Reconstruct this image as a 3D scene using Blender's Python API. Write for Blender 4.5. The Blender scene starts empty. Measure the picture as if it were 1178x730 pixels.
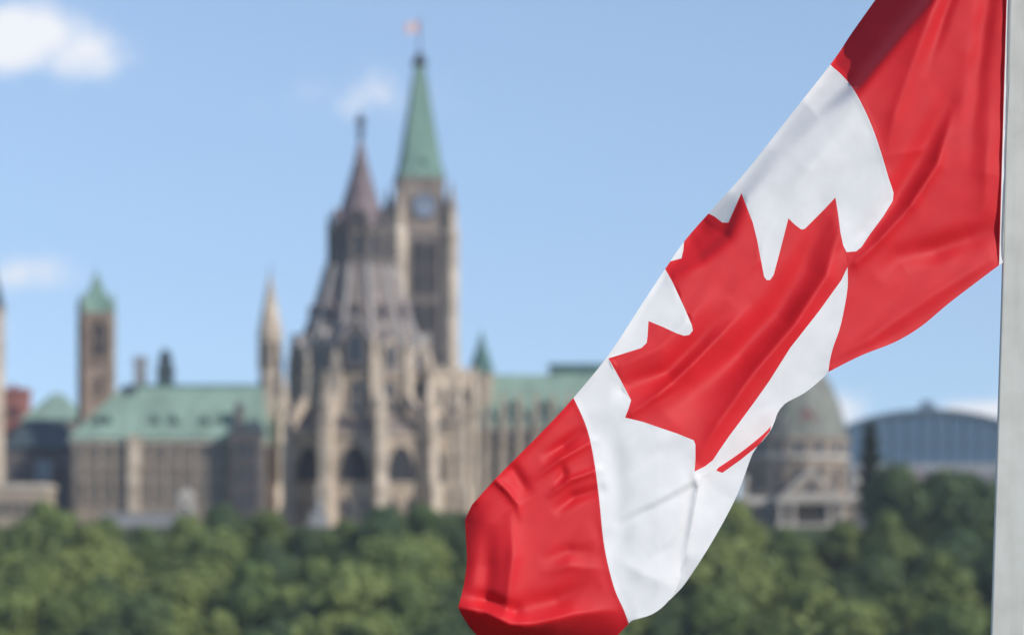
import bpy, bmesh, math, random
import numpy as np
from mathutils import Vector, Matrix
from mathutils.geometry import delaunay_2d_cdt

R = math.radians
S = bpy.context.scene
COL = S.collection

# ------------------------------------------------------------------ camera
F, CX, HY, CZ = 3272.0, 589.0, 660.0, 36.0      # focal length in reference pixels, centre column, horizon row, eye height


def X(px, Y):
    return (px - CX) * Y / F


def Z(py, Y):
    return CZ + (HY - py) * Y / F


cam_d = bpy.data.cameras.new('camera')
cam = bpy.data.objects.new('camera', cam_d)
COL.objects.link(cam)
cam.location = (0, 0, CZ)
cam.rotation_euler = (R(90), 0, 0)
cam_d.sensor_width = 36.0
cam_d.lens = F / 1178 * 36
cam_d.shift_y = (HY - 365) / 1178
cam_d.clip_start = 0.1
cam_d.clip_end = 20000
cam_d.dof.use_dof = True
cam_d.dof.focus_distance = 7.62
cam_d.dof.aperture_fstop = 2.75
S.camera = cam

# ------------------------------------------------------------------ sun, sky, exposure
SUN_DIR = Vector((0.72, -0.48, 0.47)).normalized()       # towards the sun
sun_d = bpy.data.lights.new('sun', 'SUN')
sun = bpy.data.objects.new('sun', sun_d)
COL.objects.link(sun)
sun.location = (200, -100, 300)
sun.rotation_euler = SUN_DIR.to_track_quat('Z', 'Y').to_euler()
sun_d.energy = 3.6
sun_d.angle = R(0.53)
sun_d.color = (1.0, 0.94, 0.86)

SKY_STRENGTH = 0.135
w = bpy.data.worlds.new('World')
S.world = w
w.use_nodes = True
nt = w.node_tree
nt.nodes.clear()


def N(tree, kind, **kw):
    n = tree.nodes.new(kind)
    for k, v in kw.items():
        setattr(n, k, v)
    return n


def setin(tree, node, idx, v):
    if isinstance(v, bpy.types.NodeSocket):
        tree.links.new(v, node.inputs[idx])
    else:
        node.inputs[idx].default_value = v


def M(tree, op, a, b=0.0, c=0.0, clamp=False):
    n = N(tree, 'ShaderNodeMath', operation=op, use_clamp=clamp)
    setin(tree, n, 0, a)
    if len(n.inputs) > 1:
        setin(tree, n, 1, b)
    if len(n.inputs) > 2:
        setin(tree, n, 2, c)
    return n.outputs[0]


def MIX(tree, fac, a, b, blend='MIX'):
    n = N(tree, 'ShaderNodeMix', data_type='RGBA', blend_type=blend)
    setin(tree, n, 0, fac)
    setin(tree, n, 6, a)
    setin(tree, n, 7, b)
    return n.outputs[2]


def RAMP(tree, fac, stops):
    n = N(tree, 'ShaderNodeValToRGB')
    while len(n.color_ramp.elements) > 1:
        n.color_ramp.elements.remove(n.color_ramp.elements[-1])
    n.color_ramp.elements[0].position = stops[0][0]
    n.color_ramp.elements[0].color = stops[0][1]
    for p, c in stops[1:]:
        e = n.color_ramp.elements.new(p)
        e.color = c
    tree.links.new(fac, n.inputs[0])
    return n.outputs[0]


sky = N(nt, 'ShaderNodeTexSky', sky_type='NISHITA')
sky.sun_disc = False
sky.sun_elevation = math.asin(SUN_DIR.z)
sky.sun_rotation = math.atan2(SUN_DIR.x, SUN_DIR.y)
sky.altitude = 1200
sky.air_density = 1.0
sky.dust_density = 0.15
sky.ozone_density = 3.0
tc = N(nt, 'ShaderNodeTexCoord')
sx = N(nt, 'ShaderNodeSeparateXYZ')
nt.links.new(tc.outputs['Generated'], sx.inputs[0])
# look the sky up a little higher than the true direction: an evener summer blue down to the horizon
sv = N(nt, 'ShaderNodeCombineXYZ')
nt.links.new(sx.outputs[0], sv.inputs[0])
nt.links.new(sx.outputs[1], sv.inputs[1])
nt.links.new(M(nt, 'ADD', M(nt, 'MULTIPLY', M(nt, 'MAXIMUM', sx.outputs[2], 0.0), .72), .085), sv.inputs[2])
svn = N(nt, 'ShaderNodeVectorMath', operation='NORMALIZE')
nt.links.new(sv.outputs[0], svn.inputs[0])
nt.links.new(svn.outputs[0], sky.inputs[0])
yy = M(nt, 'MAXIMUM', sx.outputs[1], 0.05)
u = M(nt, 'DIVIDE', sx.outputs[0], yy)
v = M(nt, 'DIVIDE', sx.outputs[2], yy)
cv = N(nt, 'ShaderNodeCombineXYZ')
nt.links.new(u, cv.inputs[0])
nt.links.new(v, cv.inputs[1])
noi = N(nt, 'ShaderNodeTexNoise')
noi.inputs['Scale'].default_value = 75
noi.inputs['Detail'].default_value = 7
noi.inputs['Roughness'].default_value = 0.55
nt.links.new(cv.outputs[0], noi.inputs['Vector'])
cloud = None
# (azimuth tangent, elevation tangent, half widths, strength): bodies of cumulus cloud low over the far bank
for (px, py, rx, ry, s) in [(20, 42, 95, 44, 1.25), (92, 62, 60, 34, 1.05), (30, 316, 62, 26, .8), (430, 112, 95, 38, .55), (330, 135, 90, 30, .2),
                            (968, 470, 34, 24, 1.0), (1140, 473, 60, 16, 1.15), (1300, 440, 120, 45, 1.0), (-160, 380, 140, 50, .9), (-150, 60, 120, 60, 1.1),
                            (1500, 180, 200, 60, 1.0)]:
    a = M(nt, 'DIVIDE', M(nt, 'SUBTRACT', u, (px - CX) / F), rx / F)
    b = M(nt, 'DIVIDE', M(nt, 'SUBTRACT', v, (HY - py) / F), ry / F)
    d = M(nt, 'ADD', M(nt, 'MULTIPLY', a, a), M(nt, 'MULTIPLY', b, b))
    g = M(nt, 'MULTIPLY', M(nt, 'POWER', 2.718, M(nt, 'MULTIPLY', d, -1.0)), s)
    cloud = g if cloud is None else M(nt, 'MAXIMUM', cloud, g)
dens = M(nt, 'ADD', cloud, M(nt, 'MULTIPLY', M(nt, 'SUBTRACT', noi.outputs['Fac'], 0.5), 1.3))
mr = N(nt, 'ShaderNodeMapRange', interpolation_type='SMOOTHSTEP')
setin(nt, mr, 0, dens)
mr.inputs[1].default_value = 0.12
mr.inputs[2].default_value = 1.15
mask = M(nt, 'MULTIPLY', mr.outputs[0], M(nt, 'MULTIPLY', M(nt, 'GREATER_THAN', sx.outputs[1], 0.06), M(nt, 'MULTIPLY', cloud, 1.6, clamp=True)), clamp=True)
CLOUD_LUM = 5.7
skyb = MIX(nt, .16, sky.outputs[0], (3.5, 3.6, 3.9, 1))
skyc = MIX(nt, mask, skyb, (CLOUD_LUM * .98, CLOUD_LUM, CLOUD_LUM * 1.05, 1))
bg = N(nt, 'ShaderNodeBackground')
bg.inputs[1].default_value = SKY_STRENGTH
nt.links.new(skyc, bg.inputs[0])
wo = N(nt, 'ShaderNodeOutputWorld')
nt.links.new(bg.outputs[0], wo.inputs[0])

S.view_settings.view_transform = 'Standard'
S.view_settings.look = 'None'
S.view_settings.gamma = 1.0
S.view_settings.use_curve_mapping = False
S.view_settings.exposure = 0.34
S.render.engine = 'CYCLES'
S.cycles.use_denoising = True
S.cycles.volume_bounces = 0
S.cycles.max_bounces = 6
S.cycles.caustics_reflective = False
S.cycles.caustics_refractive = False


# ------------------------------------------------------------------ materials
def rgb(c):
    return (c[0], c[1], c[2], 1.0)


def mat(name, base, rough=0.8, var=0.25, scale=0.4, second=None, streak=False, spec=0.3, metal=0.0, bump=0.0, fine=None):
    """A surface whose own colour wanders with noise at two sizes (wear, stains, courses)."""
    m = bpy.data.materials.new(name)
    m.use_nodes = True
    t = m.node_tree
    p = t.nodes['Principled BSDF']
    co = N(t, 'ShaderNodeTexCoord')
    mp = N(t, 'ShaderNodeMapping')
    t.links.new(co.outputs['Object'], mp.inputs[0])
    if streak:
        mp.inputs['Scale'].default_value = (1, 1, 0.12)
    n1 = N(t, 'ShaderNodeTexNoise')
    n1.inputs['Scale'].default_value = scale
    n1.inputs['Detail'].default_value = 6
    n1.inputs['Roughness'].default_value = 0.65
    t.links.new(mp.outputs[0], n1.inputs['Vector'])
    b2 = second or tuple(c * (1 - var) for c in base)
    c1 = RAMP(t, n1.outputs['Fac'], [(0.32, rgb(b2)), (0.68, rgb(tuple(c * (1 + var * .5) for c in base)))])
    n2 = N(t, 'ShaderNodeTexNoise')
    n2.inputs['Scale'].default_value = fine or scale * 9
    n2.inputs['Detail'].default_value = 3
    t.links.new(co.outputs['Object'], n2.inputs['Vector'])
    f2 = RAMP(t, n2.outputs['Fac'], [(0.3, (.8, .8, .8, 1)), (0.7, (1.1, 1.1, 1.1, 1))])
    col = MIX(t, 1.0, c1, f2, 'MULTIPLY')
    t.links.new(col, p.inputs['Base Color'])
    p.inputs['Roughness'].default_value = rough
    p.inputs['Metallic'].default_value = metal
    p.inputs['Specular IOR Level'].default_value = spec
    if bump:
        b = N(t, 'ShaderNodeBump')
        b.inputs['Strength'].default_value = bump
        b.inputs['Distance'].default_value = 0.05
        t.links.new(n2.outputs['Fac'], b.inputs['Height'])
        t.links.new(b.outputs[0], p.inputs['Normal'])
    return m


def stone_mat(name, base, mortar, row=0.6):
    """Coursed sandstone: brick pattern per wall direction, block-to-block colour, stains."""
    m = bpy.data.materials.new(name)
    m.use_nodes = True
    t = m.node_tree
    p = t.nodes['Principled BSDF']
    co = N(t, 'ShaderNodeTexCoord')
    s = N(t, 'ShaderNodeSeparateXYZ')
    t.links.new(co.outputs['Object'], s.inputs[0])
    c = N(t, 'ShaderNodeCombineXYZ')
    t.links.new(M(t, 'ADD', s.outputs[0], s.outputs[1]), c.inputs[0])
    t.links.new(s.outputs[2], c.inputs[1])
    br = N(t, 'ShaderNodeTexBrick')
    br.inputs['Scale'].default_value = 1.0
    br.inputs['Row Height'].default_value = row
    br.inputs['Brick Width'].default_value = row * 2.2
    br.inputs['Mortar Size'].default_value = 0.03
    br.inputs['Color1'].default_value = rgb(base)
    br.inputs['Color2'].default_value = rgb(tuple(x * y for x, y in zip(base, (.72, .68, .64))))
    br.inputs['Mortar'].default_value = rgb(mortar)
    t.links.new(c.outputs[0], br.inputs['Vector'])
    n1 = N(t, 'ShaderNodeTexNoise')
    n1.inputs['Scale'].default_value = 0.22
    n1.inputs['Detail'].default_value = 7
    n1.inputs['Roughness'].default_value = 0.65
    t.links.new(co.outputs['Object'], n1.inputs['Vector'])
    st = RAMP(t, n1.outputs['Fac'], [(0.3, (.62, .6, .6, 1)), (0.62, (1.08, 1.06, 1.04, 1))])
    col = MIX(t, 1.0, br.outputs['Color'], st, 'MULTIPLY')
    t.links.new(col, p.inputs['Base Color'])
    p.inputs['Roughness'].default_value = 0.9
    p.inputs['Specular IOR Level'].default_value = 0.15
    return m


def glass_mat(name, base, rough=0.12):
    m = bpy.data.materials.new(name)
    m.use_nodes = True
    p = m.node_tree.nodes['Principled BSDF']
    p.inputs['Base Color'].default_value = rgb(base)
    p.inputs['Roughness'].default_value = rough
    p.inputs['Specular IOR Level'].default_value = 0.6
    return m


STONE = stone_mat('sandstone', (0.48, 0.405, 0.32), (0.42, 0.36, 0.29))
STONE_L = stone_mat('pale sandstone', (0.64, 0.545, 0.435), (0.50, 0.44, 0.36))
STONE_G = stone_mat('grey rubble stone', (0.36, 0.305, 0.25), (0.31, 0.27, 0.23))
STONE_T = stone_mat('grey tower stone', (0.26, 0.225, 0.20), (0.22, 0.195, 0.175))
STONE_D = stone_mat('dark stone', (0.17, 0.155, 0.15), (0.14, 0.13, 0.13))  # dark tone carries the shade on the pavilion and the slate-roofed building
STONE_B = stone_mat('brown stone', (0.29, 0.225, 0.18), (0.22, 0.18, 0.15))
TRIM = mat('carved stone trim', (0.58, 0.50, 0.41), 0.9, 0.3, 0.5)
COPPER = mat('weathered copper', (0.265, 0.375, 0.30), 0.75, 0.2, 0.35, second=(0.17, 0.24, 0.19), streak=True)
COPPER_D = mat('dark weathered copper', (0.09, 0.19, 0.165), 0.7, 0.3, 0.35, second=(0.06, 0.12, 0.11), streak=True)
COPPER_S = mat('spire copper', (0.17, 0.285, 0.225), 0.7, 0.25, 0.35, second=(0.095, 0.165, 0.14), streak=True)
SLATE = mat('purple grey slate', (0.25, 0.205, 0.175), 0.65, 0.3, 0.8, second=(0.12, 0.10, 0.10))
SLATE_R = mat('reddish slate', (0.20, 0.15, 0.15), 0.65, 0.3, 0.8, second=(0.10, 0.08, 0.095))
SLATE_B = mat('blue black slate', (0.06, 0.085, 0.095), 0.6, 0.3, 0.8)
LEAD = mat('pale lead', (0.38, 0.35, 0.33), 0.6, 0.25, 0.7)
IRON = mat('dark iron', (0.05, 0.055, 0.07), 0.5, 0.2, 2.0)
BRICK = stone_mat('red brick', (0.42, 0.13, 0.10), (0.32, 0.22, 0.2), 0.25)
GLASS = glass_mat('dark window glass', (0.018, 0.02, 0.026))
GLASS_DIM = glass_mat('window glass with blinds', (0.10, 0.095, 0.085), 0.2)
GLASS_HAZE = glass_mat('haze-blue curtain wall glass', (0.07, 0.13, 0.19), 0.3)  # distance haze is put into the blue of the hall's glass, roof and steel
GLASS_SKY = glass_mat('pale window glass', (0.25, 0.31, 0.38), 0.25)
LOUVRE_SHADE = mat('dark louvre and recess shade', (0.025, 0.025, 0.03), 0.8, 0.2, 3)
STEEL = mat('haze-blue steel', (0.14, 0.2, 0.27), 0.5, 0.15, 0.5)
CONCRETE = mat('grey concrete', (0.30, 0.30, 0.31), 0.9, 0.25, 0.5)
PALE = mat('pale limestone', (0.47, 0.43, 0.38), 0.9, 0.35, 0.5, second=(0.30, 0.275, 0.245))
CLOCK = mat('clock dial', (0.21, 0.25, 0.33), 0.4, 0.1, 2)
REDPAINT = mat('faded red paint', (0.46, 0.20, 0.18), 0.7, 0.2, 1)
BARK = mat('tree bark', (0.09, 0.07, 0.05), 0.95, 0.4, 3)


# ------------------------------------------------------------------ mesh helpers
class MB:
    def __init__(self):
        self.v, self.f = [], []

    def add(self, verts, faces):
        o = len(self.v)
        self.v += [tuple(p) for p in verts]
        self.f += [tuple(i + o for i in f) for f in faces]
        return self

    def box(self, x0, x1, y0, y1, z0, z1):
        return self.add([(x0, y0, z0), (x1, y0, z0), (x1, y1, z0), (x0, y1, z0), (x0, y0, z1), (x1, y0, z1), (x1, y1, z1), (x0, y1, z1)],
                        [(0, 3, 2, 1), (4, 5, 6, 7), (0, 1, 5, 4), (1, 2, 6, 5), (2, 3, 7, 6), (3, 0, 4, 7)])

    def obox(self, cx, cy, ang, hl, hw, z0, z1, hl2=None, hw2=None):
        """box turned by ang about z; hl along the turned x axis, hw across; may taper to hl2, hw2 at the top"""
        hl2 = hl if hl2 is None else hl2
        hw2 = hw if hw2 is None else hw2
        ca, sa = math.cos(ang), math.sin(ang)
        vs = []
        for (a, b, z) in ((hl, hw, z0), (hl2, hw2, z1)):
            for (i, j) in ((-1, -1), (1, -1), (1, 1), (-1, 1)):
                x, y = i * a, j * b
                vs.append((cx + x * ca - y * sa, cy + x * sa + y * ca, z))
        return self.add(vs, [(0, 3, 2, 1), (4, 5, 6, 7), (0, 1, 5, 4), (1, 2, 6, 5), (2, 3, 7, 6), (3, 0, 4, 7)])

    def ring(self, cx, cy, prof, n, rot=0.0, cap=True):
        """profile [(radius, z), ...] turned round the axis with n flat sides"""
        vs, fs = [], []
        for (r, z) in prof:
            for k in range(n):
                a = rot + 2 * math.pi * k / n
                vs.append((cx + r * math.cos(a), cy + r * math.sin(a), z))
        for i in range(len(prof) - 1):
            for k in range(n):
                k2 = (k + 1) % n
                fs.append((i * n + k, i * n + k2, (i + 1) * n + k2, (i + 1) * n + k))
        if cap:
            fs.append(tuple(range(n))[::-1])
            fs.append(tuple((len(prof) - 1) * n + k for k in range(n)))
        return self.add(vs, fs)

    def tube(self, p0, p1, r0, r1=None, n=6):
        r1 = r0 if r1 is None else r1
        p0, p1 = Vector(p0), Vector(p1)
        q = (p1 - p0).to_track_quat('Z', 'Y')
        vs = []
        for (p, r) in ((p0, r0), (p1, r1)):
            for k in range(n):
                a = 2 * math.pi * k / n
                vs.append(p + q @ Vector((r * math.cos(a), r * math.sin(a), 0)))
        fs = [(k, (k + 1) % n, n + (k + 1) % n, n + k) for k in range(n)] + [tuple(range(n))[::-1], tuple(range(n, 2 * n))]
        return self.add(vs, fs)

    def extr(self, poly, d0, d1, fn):
        """polygon in (a, b) pushed from d0 to d1; fn maps (a, b, d) to a point"""
        n = len(poly)
        vs = [fn(a, b, d0) for a, b in poly] + [fn(a, b, d1) for a, b in poly]
        fs = [tuple(range(n))[::-1], tuple(range(n, 2 * n))] + [(i, (i + 1) % n, n + (i + 1) % n, n + i) for i in range(n)]
        return self.add(vs, fs)

    def mesh(self, name, m):
        me = bpy.data.meshes.new(name)
        me.from_pydata(self.v, [], self.f)
        bm = bmesh.new()
        bm.from_mesh(me)
        bmesh.ops.recalc_face_normals(bm, faces=bm.faces)
        bm.to_mesh(me)
        bm.free()
        if m:
            me.materials.append(m)
        return me

    def build(self, name, m, parent=None, loc=(0, 0, 0), rotz=0):
        return place(self.mesh(name, m), name, parent, loc, rotz)


def place(me, name, parent=None, loc=(0, 0, 0), rotz=0):
    o = bpy.data.objects.new(name, me)
    COL.objects.link(o)
    o.location = loc
    o.rotation_euler = (0, 0, rotz)
    if parent:
        o.parent = parent
    return o


def tag(o, label, cat, group=None):
    o['label'] = label
    o['category'] = cat
    if group:
        o['group'] = group
    return o


def thing(name, label, cat, loc, group=None, rotz=0):
    o = bpy.data.objects.new(name, None)
    COL.objects.link(o)
    o.location = loc
    o.rotation_euler = (0, 0, rotz)
    o.empty_display_size = 0.5
    return tag(o, label, cat, group)


def structure(o):
    o['kind'] = 'structure'
    return o


def arch_pts(w, h, pointed=True, n=5):
    """outline of an opening w wide and h high, standing on (0, 0)"""
    hw = w / 2
    if not pointed:
        return [(-hw, 0), (hw, 0), (hw, h), (-hw, h)]
    rise = w * 0.85
    pts = [(-hw, 0), (hw, 0)]
    for i in range(n + 1):
        t = i / n
        pts.append((hw * (1 - t ** 1.6), h - rise + rise * math.sin(t * math.pi / 2)))
    for i in range(n - 1, -1, -1):
        t = i / n
        pts.append((-hw * (1 - t ** 1.6), h - rise + rise * math.sin(t * math.pi / 2)))
    return pts


_win = {}


def window(parent, x, y, z, ang, w, h, pointed=True, frame=TRIM, pane=GLASS, mull=True):
    """a window whose outward normal points to ang; surround stands proud, the pane sits back inside it"""
    key = (round(w, 2), round(h, 2), pointed, frame.name, pane.name)
    if key not in _win:
        out = arch_pts(w * 1.28, h * 1.1, pointed)
        inn = [(a, b + h * .03) for a, b in arch_pts(w, h, pointed)]
        n = len(out)
        vs, fs = [], []
        for d in (-0.2, -0.3):
            pass
        fr = MB()
        vs = [(a, -0.28, b) for a, b in out] + [(a, -0.28, b) for a, b in inn] + [(a, 0.05, b) for a, b in out] + [(a, -0.02, b) for a, b in inn]
        for i in range(n):
            j = (i + 1) % n
            fs += [(i, j, n + j, n + i), (i, 2 * n + i, 2 * n + j, j), (n + i, n + j, 3 * n + j, 3 * n + i)]
        fr.add(vs, fs)
        if mull:
            fr.box(-w * .04, w * .04, -0.16, -0.05, h * .03, h * (0.75 if pointed else 1.0))
            fr.box(-w * .5, w * .5, -0.14, -0.06, h * .5, h * .54)
        fr.box(-w * .64, w * .64, -0.38, 0.05, -0.2, 0.0)
        pn = MB()
        pn.add([(a, -0.04, b) for a, b in inn], [tuple(range(len(inn)))])
        _win[key] = (fr.mesh('window', frame), pn.mesh('pane', pane))
    a, b = _win[key]
    o = place(a, 'window', parent, (x, y, z), ang + math.pi / 2)
    place(b, 'pane', o)
    return o


_dorm = {}


def dormer(parent, x, y, z, ang, w, h, roofm=COPPER, wallm=COPPER_D, deep=4.0):
    key = (w, h, roofm.name, wallm.name, deep)
    if key not in _dorm:
        b = MB()
        b.box(-w / 2, w / 2, 0, deep, 0, h)
        fr = [(-w / 2, h), (w / 2, h), (0, h + w * .75)]
        b.extr(fr, 0, deep, lambda a, c, d: (a, d, c))
        r = MB()
        for s in (-1, 1):
            r.add([(s * w * .64, -.25, h - w * .21), (0, -.25, h + w * .79), (0, deep, h + w * .79), (s * w * .64, deep, h - w * .21),
                   (s * w * .64, -.25, h - w * .05), (0, -.25, h + w * .95), (0, deep, h + w * .95), (s * w * .64, deep, h - w * .05)],
                  [(0, 1, 2, 3), (4, 7, 6, 5), (0, 4, 5, 1), (3, 2, 6, 7), (0, 3, 7, 4)])
        _dorm[key] = (b.mesh('dormer', wallm), r.mesh('dormer_roof', roofm))
    a, b = _dorm[key]
    o = place(a, 'dormer', parent, (x, y, z), ang + math.pi / 2)
    place(b, 'dormer_roof', o)
    g = MB()
    g.add([(c, -0.05, d + h * .15) for c, d in arch_pts(w * .62, h * .95)], [tuple(range(len(arch_pts(1, 2))))])
    if ('p',) + key not in _dorm:
        _dorm[('p',) + key] = g.mesh('pane', GLASS)
    place(_dorm[('p',) + key], 'pane', o)
    return o


def hip_roof(mb, x0, x1, y0, y1, z0, z1, hip0, hip1, over=0.6, cut=0.0):
    """hipped roof; the ridge (or a flat top of half width cut) runs along x"""
    ym = (y0 + y1) / 2
    a, b, c, d = x0 - over, x1 + over, y0 - over, y1 + over
    vs = [(a, c, z0), (b, c, z0), (b, d, z0), (a, d, z0), (x0 + hip0, ym - cut, z1), (x1 - hip1, ym - cut, z1), (x1 - hip1, ym + cut, z1), (x0 + hip0, ym + cut, z1),
          (a, c, z0 - .35), (b, c, z0 - .35), (b, d, z0 - .35), (a, d, z0 - .35)]
    return mb.add(vs, [(0, 1, 5, 4), (1, 2, 6, 5), (2, 3, 7, 6), (3, 0, 4, 7), (4, 5, 6, 7), (8, 9, 1, 0), (9, 10, 2, 1), (10, 11, 3, 2), (11, 8, 0, 3), (11, 10, 9, 8)])


# ------------------------------------------------------------------ ground, river
G0 = 43.5


def ground_z(x, y):
    pts = [(-4000, 30), (-200, 33), (-30, 34.3), (14, 34.3), (24, 30), (70, -1), (80, -4), (315, -4), (332, -1), (345, 4), (380, 20), (440, 33.5), (452, G0), (900, G0), (2000, 42), (14000, 40)]
    for (a, za), (b, zb) in zip(pts, pts[1:]):
        if a <= y <= b:
            z = za + (zb - za) * (y - a) / (b - a)
            break
    if 332 < y < 448:
        z += 1.2 * math.sin(x * .05 + y * .03) + .8 * math.sin(x * .13 - y * .07)
    return z


ys = [-4000, -1500, -600, -200, -80, -30, -10, 0, 6, 14, 17, 20, 24, 35, 50, 60, 70, 75, 80, 150, 220, 315, 325, 332, 338, 345] + list(range(352, 452, 6)) + [452, 480, 560, 700, 900, 1400, 2000, 4000, 9000, 14000]
xs = [-9000, -4000, -2000, -900, -500, -300] + list(range(-200, 201, 10)) + [300, 500, 900, 2000, 4000, 9000]
gv = [(x, y, ground_z(x, y)) for y in ys for x in xs]
nx = len(xs)
gf = [(j * nx + i, j * nx + i + 1, (j + 1) * nx + i + 1, (j + 1) * nx + i) for j in range(len(ys) - 1) for i in range(nx - 1)]
gm = MB()
gm.add(gv, gf)
GRASS = mat('rough grass', (0.055, 0.075, 0.03), 1.0, 0.4, 0.08, second=(0.03, 0.045, 0.022), fine=1.5)
structure(gm.build('ground', GRASS))
WATER = bpy.data.materials.new('river water')
WATER.use_nodes = True
wp = WATER.node_tree.nodes['Principled BSDF']
wp.inputs['Base Color'].default_value = (0.02, 0.035, 0.04, 1)
wp.inputs['Roughness'].default_value = 0.08
wn = N(WATER.node_tree, 'ShaderNodeTexNoise')
wn.inputs['Scale'].default_value = 0.6
wb = N(WATER.node_tree, 'ShaderNodeBump')
wb.inputs['Strength'].default_value = 0.3
WATER.node_tree.links.new(wn.outputs['Fac'], wb.inputs['Height'])
WATER.node_tree.links.new(wb.outputs[0], wp.inputs['Normal'])
rv = MB()
rv.add([(-9000, 66, 0), (9000, 66, 0), (9000, 337, 0), (-9000, 337, 0)], [(0, 1, 2, 3)])
structure(rv.build('river', WATER))


# ------------------------------------------------------------------ the round library with its flying buttresses
def library():
    Y = 500.0
    cx, cy = X(415, Y), Y
    root = thing('library_building', 'round gothic stone library with flying buttresses and steep conical slate roof', 'library', (cx, cy, G0))
    h = lambda py: Z(py, Y) - G0
    n = 12
    ph = R(-90 - 16)                          # one corner 16 degrees left of the front
    rot = ph
    # aisle
    b = MB()
    b.ring(0, 0, [(16.6, 0), (16.6, 1.6), (16.2, 1.9), (16.2, h(508)), (16.7, h(507)), (16.7, h(503))], n, rot)
    b.build('aisle_wall', STONE, root)
    b = MB()
    b.ring(0, 0, [(16.5, h(503)), (11.9, h(482))], n, rot, cap=False)
    b.build('aisle_roof', SLATE, root)
    b = MB()
    b.ring(0, 0, [(11.8, h(506)), (11.8, h(440)), (12.3, h(438)), (12.3, h(433)), (11.9, h(432))], n, rot)
    b.build('drum_wall', STONE, root)
    b = MB()
    b.ring(0, 0, [(12.6, h(433)), (12.5, h(430)), (9.9, h(385)), (7.7, h(345)), (6.1, h(306))], n, rot)
    b.build('roof', SLATE, root)
    rb = MB()
    for k in range(n):
        a = rot + 2 * math.pi * k / n
        pr = [(12.6, h(430)), (9.95, h(385)), (7.75, h(345)), (6.1, h(306))]
        for (r0, z0), (r1, z1) in zip(pr, pr[1:]):
            rb.tube((r0 * math.cos(a), r0 * math.sin(a), z0), (r1 * math.cos(a), r1 * math.sin(a), z1), .42, .36, 6)
    rb.build('roof_ribs', LEAD, root)
    b = MB()
    b.ring(0, 0, [(6.3, h(308)), (6.3, h(304)), (5.5, h(303)), (5.5, h(270)), (5.9, h(268)), (5.9, h(264)), (5.0, h(263))], n, rot)
    lan = b.build('lantern', STONE_D, root)
    for k in range(n):
        a = rot + 2 * math.pi * (k + .5) / n
        r = 5.5 * math.cos(math.pi / n)
        window(lan, r * math.cos(a), r * math.sin(a), h(301), a, 1.5, h(272) - h(301), True, STONE_G, GLASS, False)
    b = MB()
    b.ring(0, 0, [(5.0, h(263)), (3.6, h(240)), (2.3, h(212)), (1.15, h(185)), (.6, h(168)), (.35, h(160))], n, rot)
    b.build('spire', SLATE_R, root)
    b = MB()
    b.tube((0, 0, h(166)), (0, 0, h(128)), .28, .16)
    b.ring(0, 0, [(.2, h(158)), (.75, h(154)), (.75, h(151)), (.2, h(147))], 8)
    b.ring(0, 0, [(.15, h(145)), (1.0, h(141)), (1.0, h(138)), (.15, h(134))], 8)
    b.box(-.9, .9, -.15, .15, h(142.5), h(140))
    b.build('finial', IRON, root)
    # small dormers on the spire foot
    for k in range(0, n, 2):
        a = rot + 2 * math.pi * (k + .5) / n
        dormer(root, 4.9 * math.cos(a), 4.9 * math.sin(a), h(263), a, 1.5, 1.8, SLATE_R, STONE_D, 2.0)
    # gables round the roof foot, one over every second drum face
    for k in range(n):
        a = rot + 2 * math.pi * (k + .5) / n
        r = 12.0
        big = k == 0
        dormer(root, (r + big) * math.cos(a), (r + big) * math.sin(a), h(428 if big else 432), a, 4.2 if big else 3.1, 5.2 if big else (4.4 if k % 2 else 3.4), LEAD, STONE_D if big else STONE, 4.5)
    for k in range(n):
        a = rot + 2 * math.pi * (k + .5) / n
        dormer(root, 8.9 * math.cos(a), 8.9 * math.sin(a), h(378), a, 1.5, 2.6, SLATE_R, STONE_D, 2.5)
        a = rot + 2 * math.pi * k / n
        b = MB()
        b.obox(12.2 * math.cos(a), 12.2 * math.sin(a), a, .75, .75, h(470), h(420))
        b.ring(12.2 * math.cos(a), 12.2 * math.sin(a), [(1.15, h(420)), (1.0, h(418)), (.08, h(388))], 4, a + math.pi / 4)
        b.build('pinnacle', STONE_L, root)
        b = MB()
        b.obox(5.6 * math.cos(a), 5.6 * math.sin(a), a, .35, .35, h(310), h(262))
        b.ring(5.6 * math.cos(a), 5.6 * math.sin(a), [(.55, h(262)), (.06, h(246))], 4, a + math.pi / 4)
        b.build('pinnacle', STONE_D, root)
    # drum windows; dark aisle panes stand in for shadow in the arches
    for k in range(n):
        a = rot + 2 * math.pi * (k + .5) / n
        r = 11.8 * math.cos(math.pi / n)
        window(root, r * math.cos(a), r * math.sin(a), h(481), a, 2.3, h(443) - h(481), True, STONE, GLASS)
        r = 16.2 * math.cos(math.pi / n)
        window(root, r * math.cos(a), r * math.sin(a), h(558), a, 5.4, h(516) - h(556), True, STONE, LOUVRE_SHADE, False)
        t = a + math.pi / 2
        for s in (-1.6, 1.6):
            window(root, r * math.cos(a) + s * math.cos(t), r * math.sin(a) + s * math.sin(t), h(595), a, 1.1, 3.0, True, STONE, GLASS, False)
    # buttress piers with flying arches
    for k in range(n):
        a = rot + 2 * math.pi * k / n
        ca, sa = math.cos(a), math.sin(a)
        P = lambda r, z, tt=0: (r * ca - tt * sa, r * sa + tt * ca, z)
        b = MB()
        b.obox(18.0 * ca, 18.0 * sa, a, 2.0, 1.15, 0, h(560))
        b.obox(17.8 * ca, 17.8 * sa, a, 1.75, 1.0, h(560), h(556), 1.55, .95)
        b.obox(17.7 * ca, 17.7 * sa, a, 1.5, .93, h(556), h(490))
        b.obox(17.7 * ca, 17.7 * sa, a, 1.7, 1.1, h(490), h(487))
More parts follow.
